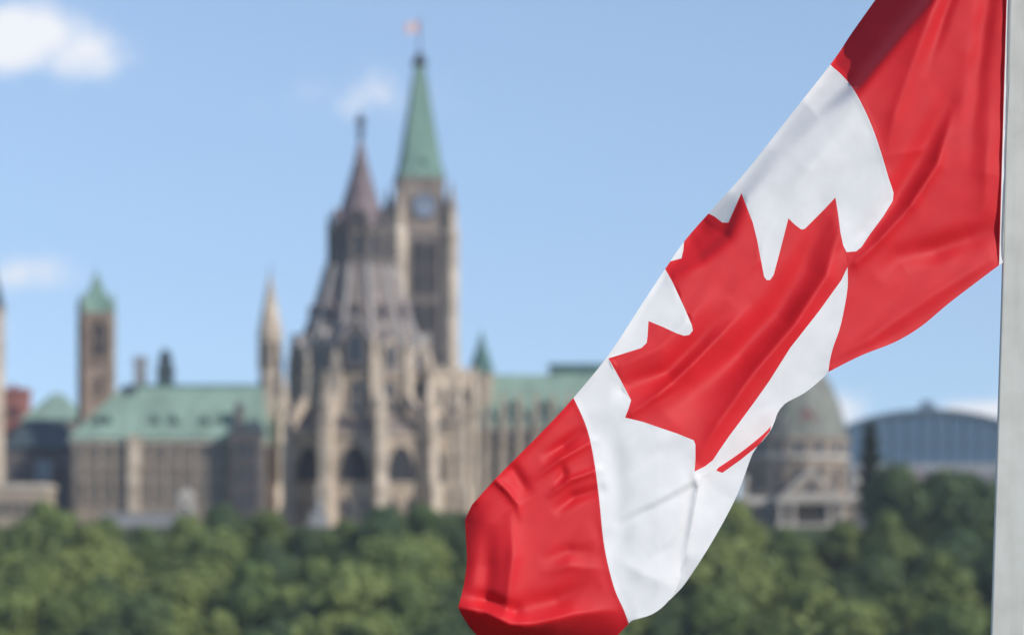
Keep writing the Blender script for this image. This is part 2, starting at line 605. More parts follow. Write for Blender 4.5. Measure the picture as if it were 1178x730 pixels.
        # sloping flyer
        pts = [(17.0, h(503)), (17.0, h(490)), (11.9, h(449)), (11.9, h(462)), (13.6, h(480)), (15.4, h(495)), (16.2, h(503))]
        b.extr(pts, -.6, .6, lambda r, z, d: P(r, z, d))
        ob = b.build('buttress', STONE_L, root)
        b = MB()
        b.obox(17.7 * ca, 17.7 * sa, a, 1.05, .8, h(487), h(470))
        for (i, j) in ((1, 0), (-1, 0), (0, 1), (0, -1)):
            b.extr([(-.8, 0), (.8, 0), (0, 1.6)], 0, .25, lambda q, z, d, i=i, j=j: P(17.7 + (i * (1.05 + d) if i else q), h(474) + z, (j * (.8 + d) if j else q)))
        b.ring(17.7 * ca, 17.7 * sa, [(1.15, h(470)), (.12, h(432))], 4, a + math.pi / 4)
        b.build('pinnacle', STONE_L, ob)
    # tall corner turret on the left
    tx, ty = X(313, Y) - cx, -4.0
    b = MB()
    b.ring(tx, ty, [(2.3, 0), (2.3, h(540)), (2.05, h(536)), (2.05, h(432)), (1.95, h(430)), (1.95, h(392)), (2.25, h(390)), (2.25, h(384))], 8, R(22.5))
    tr = b.build('turret', STONE_L, root)
    b = MB()
    b.ring(tx, ty, [(2.2, h(384)), (1.45, h(360)), (.15, h(318))], 8, R(22.5))
    b.build('turret_spire', STONE_L, tr)
    b = MB()
    b.tube((tx, ty, h(322)), (tx, ty, h(308)), .14, .08)
    b.build('finial', IRON, tr)
    for k in range(8):
        a = R(k * 45)
        window(tr, tx + 1.95 * math.cos(R(22.5)) * math.cos(a), ty + 1.95 * math.cos(R(22.5)) * math.sin(a), h(425), a, .7, h(396) - h(425), True, STONE, GLASS, False)
    b = MB()
    b.extr([(tx + 1.5, h(515)), (tx + 1.5, h(545)), (tx + 7.6, h(465)), (tx + 7.6, h(452))], -.6, .6, lambda q, z, d: (q, ty + 1.5 + d, z))
    b.build('flying_arch', STONE_L, tr)
    # link block on the right, turned towards the right
    ang = R(-38)
    ax, ay = X(505, Y) - cx, 0.0
    ca, sa = math.cos(ang), math.sin(ang)
    b = MB()
    ang2 = R(30)
    b.obox(ax, ay, ang2, 4.6, 4.8, 0, h(436))
    b.obox(ax, ay, ang2, 4.9, 5.1, h(436), h(430))
    for s in (-4.4, -2.2, 0, 2.2, 4.4):
        b.obox(ax + s * math.cos(ang2) + 4.8 * math.sin(ang2), ay + s * math.sin(ang2) - 4.8 * math.cos(ang2), ang2, .55, .5, h(430), h(424))
    an = b.build('link_block', STONE_L, root)
    nrm = ang2 - math.pi / 2
    for s in (-2.4, 0, 2.4):
        qx = ax + s * math.cos(ang2) + 4.8 * math.sin(ang2)
        qy = ay + s * math.sin(ang2) - 4.8 * math.cos(ang2)
        window(an, qx, qy, h(520), nrm, 1.3, 6.0, True, STONE_L, GLASS)
        window(an, qx, qy, h(470), nrm, 1.2, 3.4, True, STONE_L, GLASS)
        window(an, qx, qy, h(580), nrm, 1.2, 3.6, True, STONE_L, GLASS)
    for s in (-4.2, 4.2):
        b = MB()
        qx = ax + s * math.cos(ang2) + 5.3 * math.sin(ang2)
        qy = ay + s * math.sin(ang2) - 5.3 * math.cos(ang2)
        b.obox(qx, qy, ang2, .5, .5, 0, h(450))
        b.ring(qx, qy, [(.7, h(450)), (.08, h(424))], 4, ang2 + math.pi / 4)
        b.build('buttress', STONE_L, an)


library()


# ------------------------------------------------------------------ the clock tower behind it
def clock_tower():
    Y = 600.0
    root = thing('clock_tower', 'tall stone clock tower with steep green copper spire behind the round library', 'tower', (X(482.5, Y), Y, G0), rotz=R(14))
    h = lambda py: Z(py, Y) - G0
    b = MB()
    b.obox(0, 0, 0, 5.5, 5.5, 0, h(272), 5.4, 5.4)
    b.obox(0, 0, 0, 5.8, 5.8, h(272), h(268))
    b.obox(0, 0, 0, 5.0, 5.0, h(268), h(214), 4.3, 4.3)
    b.obox(0, 0, 0, 4.6, 4.6, h(214), h(207))
    b.build('shaft', STONE_T, root)
    for i in (-1, 1):
        for j in (-1, 1):
            b = MB()
            b.ring(i * 5.6, j * 5.6, [(1.75, 0), (1.75, h(400)), (1.6, h(397)), (1.6, h(280)), (1.75, h(277)), (1.75, h(270)), (1.3, h(266)), (1.25, h(246))], 8, R(22.5))
            bt = b.build('corner_buttress', STONE_L, root)
            b = MB()
            b.ring(i * 5.6, j * 5.6, [(1.35, h(246)), (.1, h(212))], 8, R(22.5))
            b.build('pinnacle', STONE_G, bt)
    for k in range(4):
        a = R(90 * k)
        ca, sa = math.cos(a), math.sin(a)
        for s in (-1.45, 1.45):
            window(root, 5.45 * ca - s * sa, 5.45 * sa + s * ca, h(418), a, 2.1, h(352) - h(418), True, STONE_D, LOUVRE_SHADE)
            window(root, 5.45 * ca - s * sa, 5.45 * sa + s * ca, h(342), a, 2.1, h(282) - h(342), True, STONE_D, LOUVRE_SHADE)
            window(root, 5.48 * ca - s * sa, 5.48 * sa + s * ca, h(500), a, 1.5, h(440) - h(500), True, STONE_D, LOUVRE_SHADE)
        # clock
        b = MB()
        q = []
        for i in range(24):
            t = 2 * math.pi * i / 24
            q.append((2.45 * math.cos(t), 2.45 * math.sin(t)))
        b.extr(q, 5.05, 5.4, lambda y, z, d: ((d - .35) * ca - y * sa, (d - .35) * sa + y * ca, h(240) + z))
        ck = b.build('clock_face', CLOCK, root)
        b = MB()
        for i in range(24):
            t0, t1 = 2 * math.pi * i / 24, 2 * math.pi * (i + 1) / 24
            ptsq = [(r * math.cos(t), r * math.sin(t)) for r, t in ((2.4, t0), (2.75, t0), (2.75, t1), (2.4, t1))]
            b.extr(ptsq, 5.1, 5.55, lambda y, z, d: ((d - .35) * ca - y * sa, (d - .35) * sa + y * ca, h(240) + z))
        for i in range(12):
            t = R(30 * i)
            b.tube(((5.43) * ca - 1.85 * math.cos(t) * sa, 5.43 * sa + 1.85 * math.cos(t) * ca, h(240) + 1.85 * math.sin(t)), (5.43 * ca - 2.3 * math.cos(t) * sa, 5.43 * sa + 2.3 * math.cos(t) * ca, h(240) + 2.3 * math.sin(t)), .06, n=4)
        for t, l in ((R(70), 1.9), (R(150), 1.3)):
            b.tube((5.46 * ca, 5.46 * sa, h(240)), (5.46 * ca - l * math.cos(t) * sa, 5.46 * sa + l * math.cos(t) * ca, h(240) + l * math.sin(t)), .09, n=4)
        b.build('clock_ring', IRON, ck)
        dormer(root, 3.9 * ca, 3.9 * sa, h(205), a, 1.7, 2.4, COPPER_S, COPPER_D, 2.5)
    b = MB()
    b.ring(0, 0, [(6.5, h(209)), (6.4, h(203)), (5.4, h(190)), (4.75, h(170)), (3.25, h(130)), (2.05, h(95)), (1.25, h(76))], 4, R(45))
    b.build('spire', COPPER_S, root)
    b = MB()
    b.ring(0, 0, [(1.4, h(76)), (1.75, h(74)), (1.75, h(71)), (1.1, h(70)), (.95, h(64)), (.25, h(59))], 8, R(22.5))
    b.tube((0, 0, h(60)), (0, 0, h(20)), .16, .1)
    b.build('mast', IRON, root)
    # the flag flown from its mast
    b = MB()
    nn = 10
    vs, fs = [], []
    z1, z0 = h(25) + G0, h(38) + G0
    for i in range(nn + 1):
        t = i / nn
        for z in (z0, z1):
            vs.append((.12 + 3.0 * t, .4 * math.sin(t * 7) * t, z - .5 * t * t))
    fs = [(2 * i, 2 * i + 2, 2 * i + 3, 2 * i + 1) for i in range(nn)]
    b.add(vs, fs)
    me = b.mesh('small_flag', REDPAINT)
    wm = mat('faded white paint', (.75, .72, .72), .8, .1, 1)
    me.materials.append(wm)
    for p in me.polygons:
        p.material_index = 1 if 3 <= p.index <= 6 else 0
    fl = place(me, 'small_flag', None, (X(482.5, Y), Y, 0), R(200))
    tag(fl, 'tiny red and white flag flying from the mast on the clock tower', 'flag')


clock_tower()


# ------------------------------------------------------------------ long copper-roofed wings
def left_wing():
    Y = 476.0
    x0, x1 = X(84, Y), X(300, Y)
    root = thing('parliament_wing', 'long stone wing with pale green copper roof, left of the round library', 'building', (x0, Y, G0))
    h = lambda py, yy=Y: Z(py, yy) - G0
    L = x1 - x0
    D = 15.0
    ze, zr = h(503), h(446, Y + 7)
    b = MB()
    b.box(0, L, 0, D, 0, ze)
    b.box(-.25, L + .25, -.25, D + .25, 0, 2.0)
    b.box(-.2, L + .2, -.2, D + .2, h(540), h(538))
    b.build('wall', STONE_G, root)
    b = MB()
    b.box(-.5, L + .5, -.5, D + .5, ze - 1.0, ze - .36)
    b.build('cornice', TRIM, root)
    b = MB()
    hip_roof(b, 0, L, 0, D, ze, zr, 7.2, .4, .7, 1.5)
    b.build('roof', COPPER, root)
    b = MB()
    b.box(7.5, L - .5, D / 2 - 1.3, D / 2 - 1.15, zr, zr + .5)
    for i in range(30):
        b.box(7.6 + i * .9, 7.7 + i * .9, D / 2 - 1.28, D / 2 - 1.16, zr + .5, zr + .95)
    b.build('roof_cresting', COPPER_D, root)
    sl = (zr - ze) / (D / 2 - 1.5 + .7)
    for px in (112, 123, 178, 199, 235, 255):
        dormer(root, X(px, Y) - x0, 1.1, ze + 1.0, R(-90), 1.5, 1.7, COPPER, COPPER_D, 3.0)
    # bays and pilasters
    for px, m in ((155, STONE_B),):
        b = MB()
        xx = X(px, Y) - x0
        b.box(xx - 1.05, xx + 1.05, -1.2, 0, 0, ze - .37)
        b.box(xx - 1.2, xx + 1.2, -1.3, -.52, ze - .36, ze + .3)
        o = b.build('pilaster', STONE_L if px == 155 else m, root)  # paler stone than the wall, sunlight put into its colour
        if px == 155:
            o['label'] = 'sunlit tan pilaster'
    rw = random.Random(8)
    gl = lambda: rw.choice((GLASS, GLASS, GLASS_DIM, GLASS_DIM))
    for px in (94, 110, 126, 141, 170, 186, 202, 218, 234, 250):
        xx = X(px, Y) - x0
        window(root, xx, 0, h(581), R(-90), 1.25, 3.9, True, STONE, gl())
        window(root, xx, 0, h(552), R(-90), 1.15, 2.3, False, STONE, gl())
        window(root, xx, 0, h(531), R(-90), 1.2, 3.0, True, STONE, gl())
    # chimneys
    b = MB()
    xx = X(161, Y + 7) - x0
    b.box(xx - 1.0, xx + 1.0, D / 2 - 1, D / 2 + 1, zr - 2, h(416, Y + 7))
    b.box(xx - 1.25, xx + 1.25, D / 2 - 1.25, D / 2 + 1.25, h(416, Y + 7), h(412, Y + 7))
    for s in (-.5, .5):
        b.ring(xx + s, D / 2, [(.35, h(412, Y + 7)), (.28, h(408, Y + 7))], 8)
    b.build('chimney', CONCRETE, root)
    b = MB()
    xx = X(190, Y + 7) - x0
    b.obox(xx, D / 2, 0, 1.5, 1.2, zr - 1, h(428, Y + 7), 1.3, 1.1)
    b.obox(xx, D / 2, 0, 1.55, 1.35, h(428, Y + 7), h(424, Y + 7))
    b.obox(xx, D / 2, 0, 1.3, 1.1, h(424, Y + 7), h(410, Y + 7), .95, .85)
    b.ring(xx, D / 2, [(1.25, h(410, Y + 7)), (.7, h(404, Y + 7)), (.15, h(400, Y + 7))], 8)
    o = b.build('chimney', SLATE_B, root)
    o['label'] = 'dark tapered chimney'
    b = MB()
    b.box(X(143, Y + 6) - x0, X(158, Y + 6) - x0, D / 2 - 2.5, D / 2, zr - 2, zr + .4)
    b.build('roof_hatch', SLATE_B, root)
    # stair pavilion next to the library, the library's shade put into its dark stone
    xa, xb = X(264, Y - 6) - x0, X(299, Y - 6) - x0
    b = MB()
    b.box(xa, xb, -3, 4, 0, h(500, Y - 6))
    b.box(xa - .2, xb + .2, -3.2, 4, h(503, Y - 6), h(500, Y - 6) + .3)
    pv = b.build('pavilion', STONE_D, root)
    b = MB()
    b.box(xa - .3, xb + .3, -3.3, 4, h(499, Y - 6) + .3, h(496, Y - 6) + .6)
    b.obox((xa + xb) / 2 + 1.0, .5, 0, 1.6, 2.2, h(496, Y - 6) + .6, h(481, Y - 6), 1.1, 1.7)
    b.build('parapet', SLATE_B, pv)
    b = MB()
    b.obox(xa + 1.0, .5, 0, .75, .9, h(496, Y - 6) + .6, h(466, Y - 6), .6, .7)
    b.ring(xa + 1.0, .5, [(1.0, h(466, Y - 6)), (.9, h(464, Y - 6)), (.15, h(459, Y - 6))], 8)
    b.build('chimney', STONE_D, pv)
    for s in (.25, .5, .75):
        for py in (585, 555, 527):
            window(pv, xa + (xb - xa) * s, -3, h(py, Y - 6), R(-90), .9, 3.0, True, STONE_D, GLASS)


left_wing()


def right_wing():
    Y = 545.0
    x0, x1 = X(536, Y), X(846, Y)
    root = thing('parliament_wing', 'green copper roofed stone wing right of the round library, partly behind the big flag', 'building', (x0, Y, G0))
    h = lambda py, yy=Y: Z(py, yy) - G0
    L, D = x1 - x0, 18.0
    ze, zr = h(488), h(431, Y + 8)
    b = MB()
    b.box(0, L, 0, D, 0, ze)
    b.box(-.2, L + .2, -.2, D + .2, h(540), h(538))
    b.build('wall', STONE_G, root)
    b = MB()
    b.box(-.5, L + .5, -.5, D + .5, ze - 1.0, ze - .36)
    b.build('cornice', TRIM, root)
    b = MB()
    hip_roof(b, 0, L, 0, D, ze, zr, 3, 7, .7, 1.5)
    b.build('roof', COPPER, root)
    for px in (593, 629, 665, 701, 737):
        dormer(root, X(px, Y) - x0, 1.6, ze + 1.6, R(-90), 1.7, 1.9, COPPER, COPPER_D, 3.5)
    for px in range(560, 840, 19):
        b = MB()
        xx = X(px, Y) - x0
        b.obox(xx, -.7, 0, .8, .8, 0, h(520))
        b.obox(xx, -.6, 0, .6, .65, h(520), h(500))
        b.obox(xx, -.55, 0, .6, .6, h(500), h(462), .5, .5)
        b.ring(xx, -.55, [(.8, h(462)), (.08, h(448))], 4, R(45))
        b.build('buttress', STONE, root)
        window(root, xx + 1.55, 0, h(585), R(-90), 1.2, 4.2, True, STONE, GLASS)
        window(root, xx + 1.55, 0, h(545), R(-90), 1.2, 3.2, True, STONE, GLASS)
        window(root, xx + 1.55, 0, h(515), R(-90), 1.2, 3.2, True, STONE, GLASS)
    b = MB()
    b.box(X(632, Y + 9) - x0, X(700, Y + 9) - x0, D / 2 - 1.5, D / 2 + 3, zr - .5, h(421, Y + 9))
    b.box(X(630, Y + 9) - x0, X(702, Y + 9) - x0, D / 2 - 1.8, D / 2 + 3.3, h(421, Y + 9), h(419, Y + 9))
    b.build('roof_lantern', COPPER_D, root)
    # copper-capped turret at the near end
    xx, yy = X(554, Y + 4) - x0, 4.0
    b = MB()
    b.ring(xx, yy, [(2.3, 0), (2.3, h(436, Y + 4)), (2.6, h(434, Y + 4)), (2.6, h(430, Y + 4))], 8, R(22.5))
    tr = b.build('turret', STONE, root)
    b = MB()
    b.ring(xx, yy, [(2.75, h(430, Y + 4)), (1.8, h(412, Y + 4)), (.9, h(398, Y + 4)), (.1, h(380, Y + 4))], 8, R(22.5))
    b.build('turret_cap', COPPER_D, tr)


right_wing()


# ------------------------------------------------------------------ towers and buildings at the left
def bell_tower():
    Y = 560.0
    root = thing('bell_tower', 'brown stone bell tower with pointed green copper cap, beside the left wing', 'tower', (X(111, Y), Y, G0), rotz=R(18))
    h = lambda py: Z(py, Y) - G0
    hw = 2.75
    b = MB()
    b.obox(0, 0, 0, hw, hw, 0, h(366))
    b.obox(0, 0, 0, hw + .3, hw + .3, h(420), h(417))
    b.obox(0, 0, 0, hw + .35, hw + .35, h(366), h(360))
    b.build('shaft', STONE_B, root)
    for i in (-1, 1):
        for j in (-1, 1):
            b = MB()
            b.obox(i * hw, j * hw, 0, .5, .5, 0, h(364))
            ob = b.build('corner_buttress', STONE if i > 0 else STONE_B, root)  # right-hand corners in paler stone, standing in for the sunlit side
            b = MB()
            b.ring(i * hw, j * hw, [(.75, h(360)), (.75, h(352)), (.08, h(336))], 4, R(45))
            b.build('pinnacle', COPPER, ob)
    for k in range(4):
        a = R(90 * k)
        window(root, hw * math.cos(a), hw * math.sin(a), h(412), a, 2.7, h(370) - h(410), True, STONE_B, LOUVRE_SHADE)
        window(root, hw * math.cos(a), hw * math.sin(a), h(455), a, 1.0, 3.5, True, STONE_B, LOUVRE_SHADE)
    b = MB()
    b.ring(0, 0, [(4.4, h(360)), (3.7, h(350)), (2.1, h(336)), (.12, h(312))], 4, R(45))
    b.build('roof', COPPER_S, root)
    b = MB()
    b.tube((0, 0, h(316)), (0, 0, h(306)), .12, .06)
    b.build('finial', IRON, root)


bell_tower()


def edge_tower():
    Y = 490.0
    root = thing('stone_tower', 'sliver of a tall tan stone tower cut by the left picture edge', 'tower', (X(-19, Y), Y, G0), rotz=R(16))
    h = lambda py: Z(py, Y) - G0
    b = MB()
    b.obox(0, 0, 0, 3.2, 3.2, 0, h(362))
    b.obox(0, 0, 0, 3.45, 3.45, h(362), h(356))
    b.obox(0, 0, 0, 3.45, 3.45, h(480), h(477))
    b.build('shaft', STONE_L, root)
    b = MB()
    b.ring(0, 0, [(4.8, h(356)), (3.0, h(320)), (.1, h(250))], 4, R(45))
    b.build('roof', SLATE_B, root)
    for k in range(4):
        a = R(90 * k)
        window(root, 3.2 * math.cos(a), 3.2 * math.sin(a), h(440), a, 1.6, 7.5, True, TRIM, LOUVRE_SHADE)
        window(root, 3.2 * math.cos(a), 3.2 * math.sin(a), h(540), a, 1.3, 5.0, True, TRIM, GLASS)


edge_tower()


def block(name, label, Y, pxa, pxb, pyeave, pytop, depth, wallm, roofm, hip, wins, cat='building', winw=1.1, winh=2.2, pane=GLASS, rooff=True):
    x0, x1 = X(pxa, Y), X(pxb, Y)
    root = thing(name, label, cat, (x0, Y, G0))
    h = lambda py, yy=Y: Z(py, yy) - G0
    L = x1 - x0
    b = MB()
    b.box(0, L, 0, depth, 0, h(pyeave))
    b.box(-.15, L + .15, -.15, depth + .15, 0, 1.2)
    b.build('wall', wallm, root)
    b = MB()
    if rooff:
        hip_roof(b, 0, L, 0, depth, h(pyeave) + .36, h(pytop, Y + depth / 2), hip, hip, .5, .4)
        b.build('roof', roofm, root)
    else:
        b.box(-.3, L + .3, -.3, depth + .3, h(pyeave), h(pytop))
        b.build('parapet', roofm, root)
    for px, py in wins:
        window(root, X(px, Y) - x0, 0, h(py), R(-90), winw, winh, False, wallm, pane)
    return root, x0, h


block('slate_roofed_building', 'dark shaded building with blue black slate roof and one pale window', 538, 6, 86, 516, 482, 12, STONE_D, SLATE_B, 3,  # part of its shade is put into the dark wall stone
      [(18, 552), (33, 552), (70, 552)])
r_, x_, h_ = block('low_stone_building', 'low tan stone building at the left edge, before the dark slate roofed building', 468, -30, 52, 562, 556, 12, STONE, TRIM, 0,
                   [(2, 592), (14, 592), (26, 592), (38, 592)], rooff=False)
block('copper_roofed_building', 'hipped pale green copper roof between the red brick block and the bell tower', 585, 26, 92, 484, 452, 16, STONE_G, COPPER, 5,
      [(40, 505), (60, 505)])
r_, x_, h_ = block('brick_block', 'small red brick block above the dark slate roof at the left edge', 600, 4, 28, 452, 446, 8, BRICK, BRICK, 0, [(11, 480), (20, 480)], rooff=False)
b = MB()
b.box(1.0, 2.0, 3, 4, h_(446) - .05, h_(440))
b.build('chimney', BRICK, r_)
# one window with the sky's reflection put into its pale pane colour
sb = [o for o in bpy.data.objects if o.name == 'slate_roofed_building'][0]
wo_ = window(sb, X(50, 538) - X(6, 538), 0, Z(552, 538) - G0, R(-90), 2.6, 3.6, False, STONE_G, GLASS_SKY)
wo_['label'] = 'pale window coloured like reflected sky'


# ------------------------------------------------------------------ domed building on the right
def domed():
    Y = 468.0
    cx = X(920, Y)
    root = thing('domed_building', 'stone building with tall greenish dome and pale pedimented porch, partly behind big flag', 'building', (cx, Y + 9, G0))
    h = lambda py: Z(py, Y) - G0
    b = MB()
    b.box(-9.3, 9.3, -9, 9, 0, h(580))
    b.ring(0, 0, [(8.9, h(580)), (8.9, h(508)), (9.3, h(506)), (9.3, h(501))], 16, R(11.25))
    b.build('wall', STONE_G, root)
    b = MB()
    b.box(-9.9, 9.9, -9.6, 9.6, h(580), h(571))
    b.ring(0, 0, [(9.0, h(528)), (9.35, h(527)), (9.35, h(523)), (9.0, h(522))], 16, R(11.25))
    b.build('cornice', PALE, root)
    b = MB()
    b.ring(0, 0, [(9.0, h(501)), (8.5, h(485)), (7.6, h(462)), (6.2, h(438)), (4.3, h(418)), (2.2, h(406)), (1.6, h(404))], 16, R(11.25))
    b.build('dome', mat('grey green copper', (.20, .215, .18), .7, .25, .4, second=(.12, .115, .105)), root)
    b = MB()
    b.ring(0, 0, [(1.5, h(404)), (1.5, h(392)), (1.75, h(391)), (1.2, h(386)), (.1, h(376))], 8)
    b.build('cupola', PALE, root)
    for k in range(16):
        a = R(22.5 * k - 90)
        r = 8.9 * math.cos(math.pi / 16)
        window(root, r * math.cos(a), r * math.sin(a), h(521.5), a, 1.7, 1.75, False, PALE, GLASS, False)
        window(root, r * math.cos(a), r * math.sin(a), h(562), a, 1.5, 3.6, True, STONE_G, GLASS)
    # red dormer front
    dr = dormer(root, X(930, Y) - cx, -8.1, h(494), R(-90), 1.9, 1.9, REDPAINT, REDPAINT, 3)
    dr['label'] = 'faded red dormer'
    dormer(root, X(905, Y) - cx, -8.0, h(494), R(-90), 1.7, 1.8, COPPER, PALE, 3)
    # gabled pediment over the porch
    pcx = X(930, Y) - cx
    b = MB()
    b.extr([(-4.9, 0), (4.9, 0), (0, 4.7)], -12.6, -8.9, lambda a, z, d: (pcx + a, d, h(571) + z))
    pd = b.build('pediment', PALE, root)
    b = MB()
    b.extr([(-3.6, .7), (3.6, .7), (0, 3.6)], -12.7, -12.62, lambda a, z, d: (pcx + a, d, h(571) + z))
    b.build('tympanum', STONE_G, pd)
    b = MB()
    b.extr([(-1.1, .9), (1.1, .9), (0, 2.7)], -12.8, -12.71, lambda a, z, d: (pcx + a, d, h(571) + z))
    b.build('pane', GLASS, pd)
    b = MB()
    b.box(pcx - 5.6, pcx + 5.6, -12.9, -9.6, h(579), h(571) - .01)
    b.box(pcx - 5.5, pcx + 5.5, -12.8, -9.1, 0, .8)
    pb = b.build('porch', PALE, root)
    for s in (-5.0, -3.0, 3.0, 5.0):
        b = MB()
        b.ring(pcx + s, -12.2, [(.55, .8), (.45, 1.2), (.42, h(583)), (.6, h(580)), (.6, h(579))], 10)
        b.build('column', PALE, pb)
    for px in (946, 958):
        window(root, X(px, Y) - cx, -9, 0.4, R(-90), 1.3, 3.8, False, PALE, GLASS)
    for px in (868, 884, 900):
        window(root, X(px, Y) - cx, -9, 0.8, R(-90), 1.2, 3.0, False, STONE, GLASS)
    # corner urn posts
    for s in (-9.2, 9.2):
        b = MB()
        b.obox(s, -9, 0, .6, .6, h(571), h(560))
        b.ring(s, -9, [(.3, h(560)), (.7, h(555)), (.5, h(549)), (.1, h(545))], 10)
        b.build('urn', PALE, root)


domed()


def arched_hall():
    Y = 820.0
    cx = X(1070, Y)
    root = thing('glass_hall', 'distant haze-blue glass hall with a long shallow arched roof', 'building', (cx, Y, G0))
    h = lambda py: Z(py, Y) - G0
    W = 27.0

    def top(x):
        return h(473) - (h(473) - h(496)) * abs(x / W) ** 2.2
    nn = 22
    prof = [(-W + 2 * W * i / nn) for i in range(nn + 1)]
    b = MB()
    poly = [(x, top(x)) for x in prof]
    b.extr([(-W, h(534))] + [(x, z - .5) for x, z in poly] + [(W, h(534))], 0, 30, lambda a, z, d: (a, d, z))
    b.build('glass_wall', GLASS_HAZE, root)
    b = MB()
    for (xa, za), (xb, zb) in zip(poly, poly[1:]):
        b.extr([(xa, za - .5), (xb, zb - .5), (xb, zb + .7), (xa, za + .7)], -1.0, 31, lambda a, z, d: (a, d, z))
    b.build('roof', mat('haze-blue metal roof', (.10, .15, .19), .5, .15, .2), root)
    b = MB()
    for i in range(1, 13):
        x = -W + 2 * W * i / 13
        b.box(x - .3, x + .3, -.5, -.02, h(534), top(x) - .55)
    b.box(-W, W, -.4, -.03, h(511), h(509))
    b.build('mullions', mat('haze-blue mullion steel', (.10, .155, .21), .5, .1, .3), root)
    b = MB()
    b.box(-W - 1, W + 6, -4, 34, 0, h(546))
    b.box(-W - 2, W + 7, -5, 35, h(546), h(534))
    b.build('podium', CONCRETE, root)
    b = MB()
    b.box(-2.2, 2.2, 4, 9, h(475), h(464))
    b.box(-1.2, 1.2, 5, 8, h(464), h(459))
    b.build('roof_plant', STEEL, root)


arched_hall()
r_, x_, h_ = block('brick_building', 'low reddish brick building below the glass hall', 690, 1028, 1074, 553, 540, 12, BRICK, SLATE_R, 2, [(1036, 575), (1050, 575), (1064, 575)])
r_, x_, h_ = block('grey_building', 'grey flat roofed building under the right end of the glass hall', 660, 1076, 1140, 546, 540, 14, CONCRETE, CONCRETE, 0, [(1086, 570), (1100, 570), (1114, 570), (1128, 570)], rooff=False)

# ------------------------------------------------------------------ bits at the top of the slope
b = MB()
xa, xb = X(118, 455), X(222, 455)
b.box(0, xb - xa, 0, 1.2, -6, Z(592, 455) - G0)
b.box(-.2, xb - xa + .2, -.2, 1.4, Z(592, 455) - G0, Z(589, 455) - G0)
o = b.build('retaining_wall', CONCRETE, None, (xa, 455, G0))
tag(o, 'grey retaining wall at the foot of the left wing', 'wall')

kx, ky = X(215, 464), 464
root = thing('stone_shelter', 'small pale stone shelter in front of the long left wing', 'shelter', (kx, ky, G0))
b = MB()
b.obox(0, 0, 0, 1.2, 1.2, 0, 4.9)
b.obox(0, 0, 0, 1.4, 1.4, 4.9, 5.15)
b.build('wall', PALE, root)
b = MB()
b.ring(0, 0, [(2.0, 5.15), (.1, 6.6)], 4, R(45))
b.build('roof', PALE, root)
window(root, 0, -1.2, 1.0, R(-90), .9, 2.6, True, PALE, GLASS, False)

kx, ky = X(366, 460), 460
root = thing('stone_monument', 'pale grey stone monument at the foot of the library', 'monument', (kx, ky, G0))
b = MB()
b.obox(0, 0, 0, 1.7, 1.4, 0, .8)
b.obox(0, 0, 0, 1.2, 1.0, .8, 2.6, 1.1, .9)
b.build('plinth', CONCRETE, root)
b = MB()
b.ring(0, 0, [(.5, 2.6), (.62, 3.2), (.45, 4.0), (.3, 4.3), (.26, 4.7), (.05, 4.95)], 10)
b.build('figure', CONCRETE, root)


# ------------------------------------------------------------------ trees on the slope
def leaf_mat(name, light, dark, yellow):
    m = bpy.data.materials.new(name)
    m.use_nodes = True
    t = m.node_tree
    p = t.nodes['Principled BSDF']
    geo = N(t, 'ShaderNodeNewGeometry')
    oi = N(t, 'ShaderNodeObjectInfo')
    co = N(t, 'ShaderNodeTexCoord')
    n1 = N(t, 'ShaderNodeTexNoise')
    n1.inputs['Scale'].default_value = 0.45
    n1.inputs['Detail'].default_value = 2
    t.links.new(co.outputs['Object'], n1.inputs['Vector'])
    f = M(t, 'ADD', M(t, 'MULTIPLY', geo.outputs['Random Per Island'], .45), M(t, 'MULTIPLY', n1.outputs['Fac'], .6))
    c1 = RAMP(t, f, [(0.2, rgb(dark)), (0.8, rgb(light))])
    c2 = MIX(t, M(t, 'MULTIPLY', oi.outputs['Random'], .75), c1, rgb(yellow), 'MIX')
    t.links.new(c2, p.inputs['Base Color'])
    p.inputs['Roughness'].default_value = .6
    p.inputs['Specular IOR Level'].default_value = .25
    tr = N(t, 'ShaderNodeBsdfTranslucent')
    t.links.new(c2, tr.inputs[0])
    mx = N(t, 'ShaderNodeMixShader')
    mx.inputs[0].default_value = .22
    t.links.new(p.outputs[0], mx.inputs[1])
    t.links.new(tr.outputs[0], mx.inputs[2])
    t.links.new(mx.outputs[0], t.nodes['Material Output'].inputs[0])
    return m


LEAF = leaf_mat('broad leaves', (0.18, 0.26, 0.075), (0.05, 0.09, 0.035), (0.18, 0.22, 0.06))
LEAF_Y = leaf_mat('pale sunlit-toned leaves', (0.27, 0.335, 0.10), (0.09, 0.14, 0.045), (0.25, 0.285, 0.08))  # paler leaf copy, standing in for sunlit crowns
LEAF_D = leaf_mat('dark needles', (0.06, 0.09, 0.055), (0.028, 0.045, 0.03), (0.05, 0.07, 0.04))


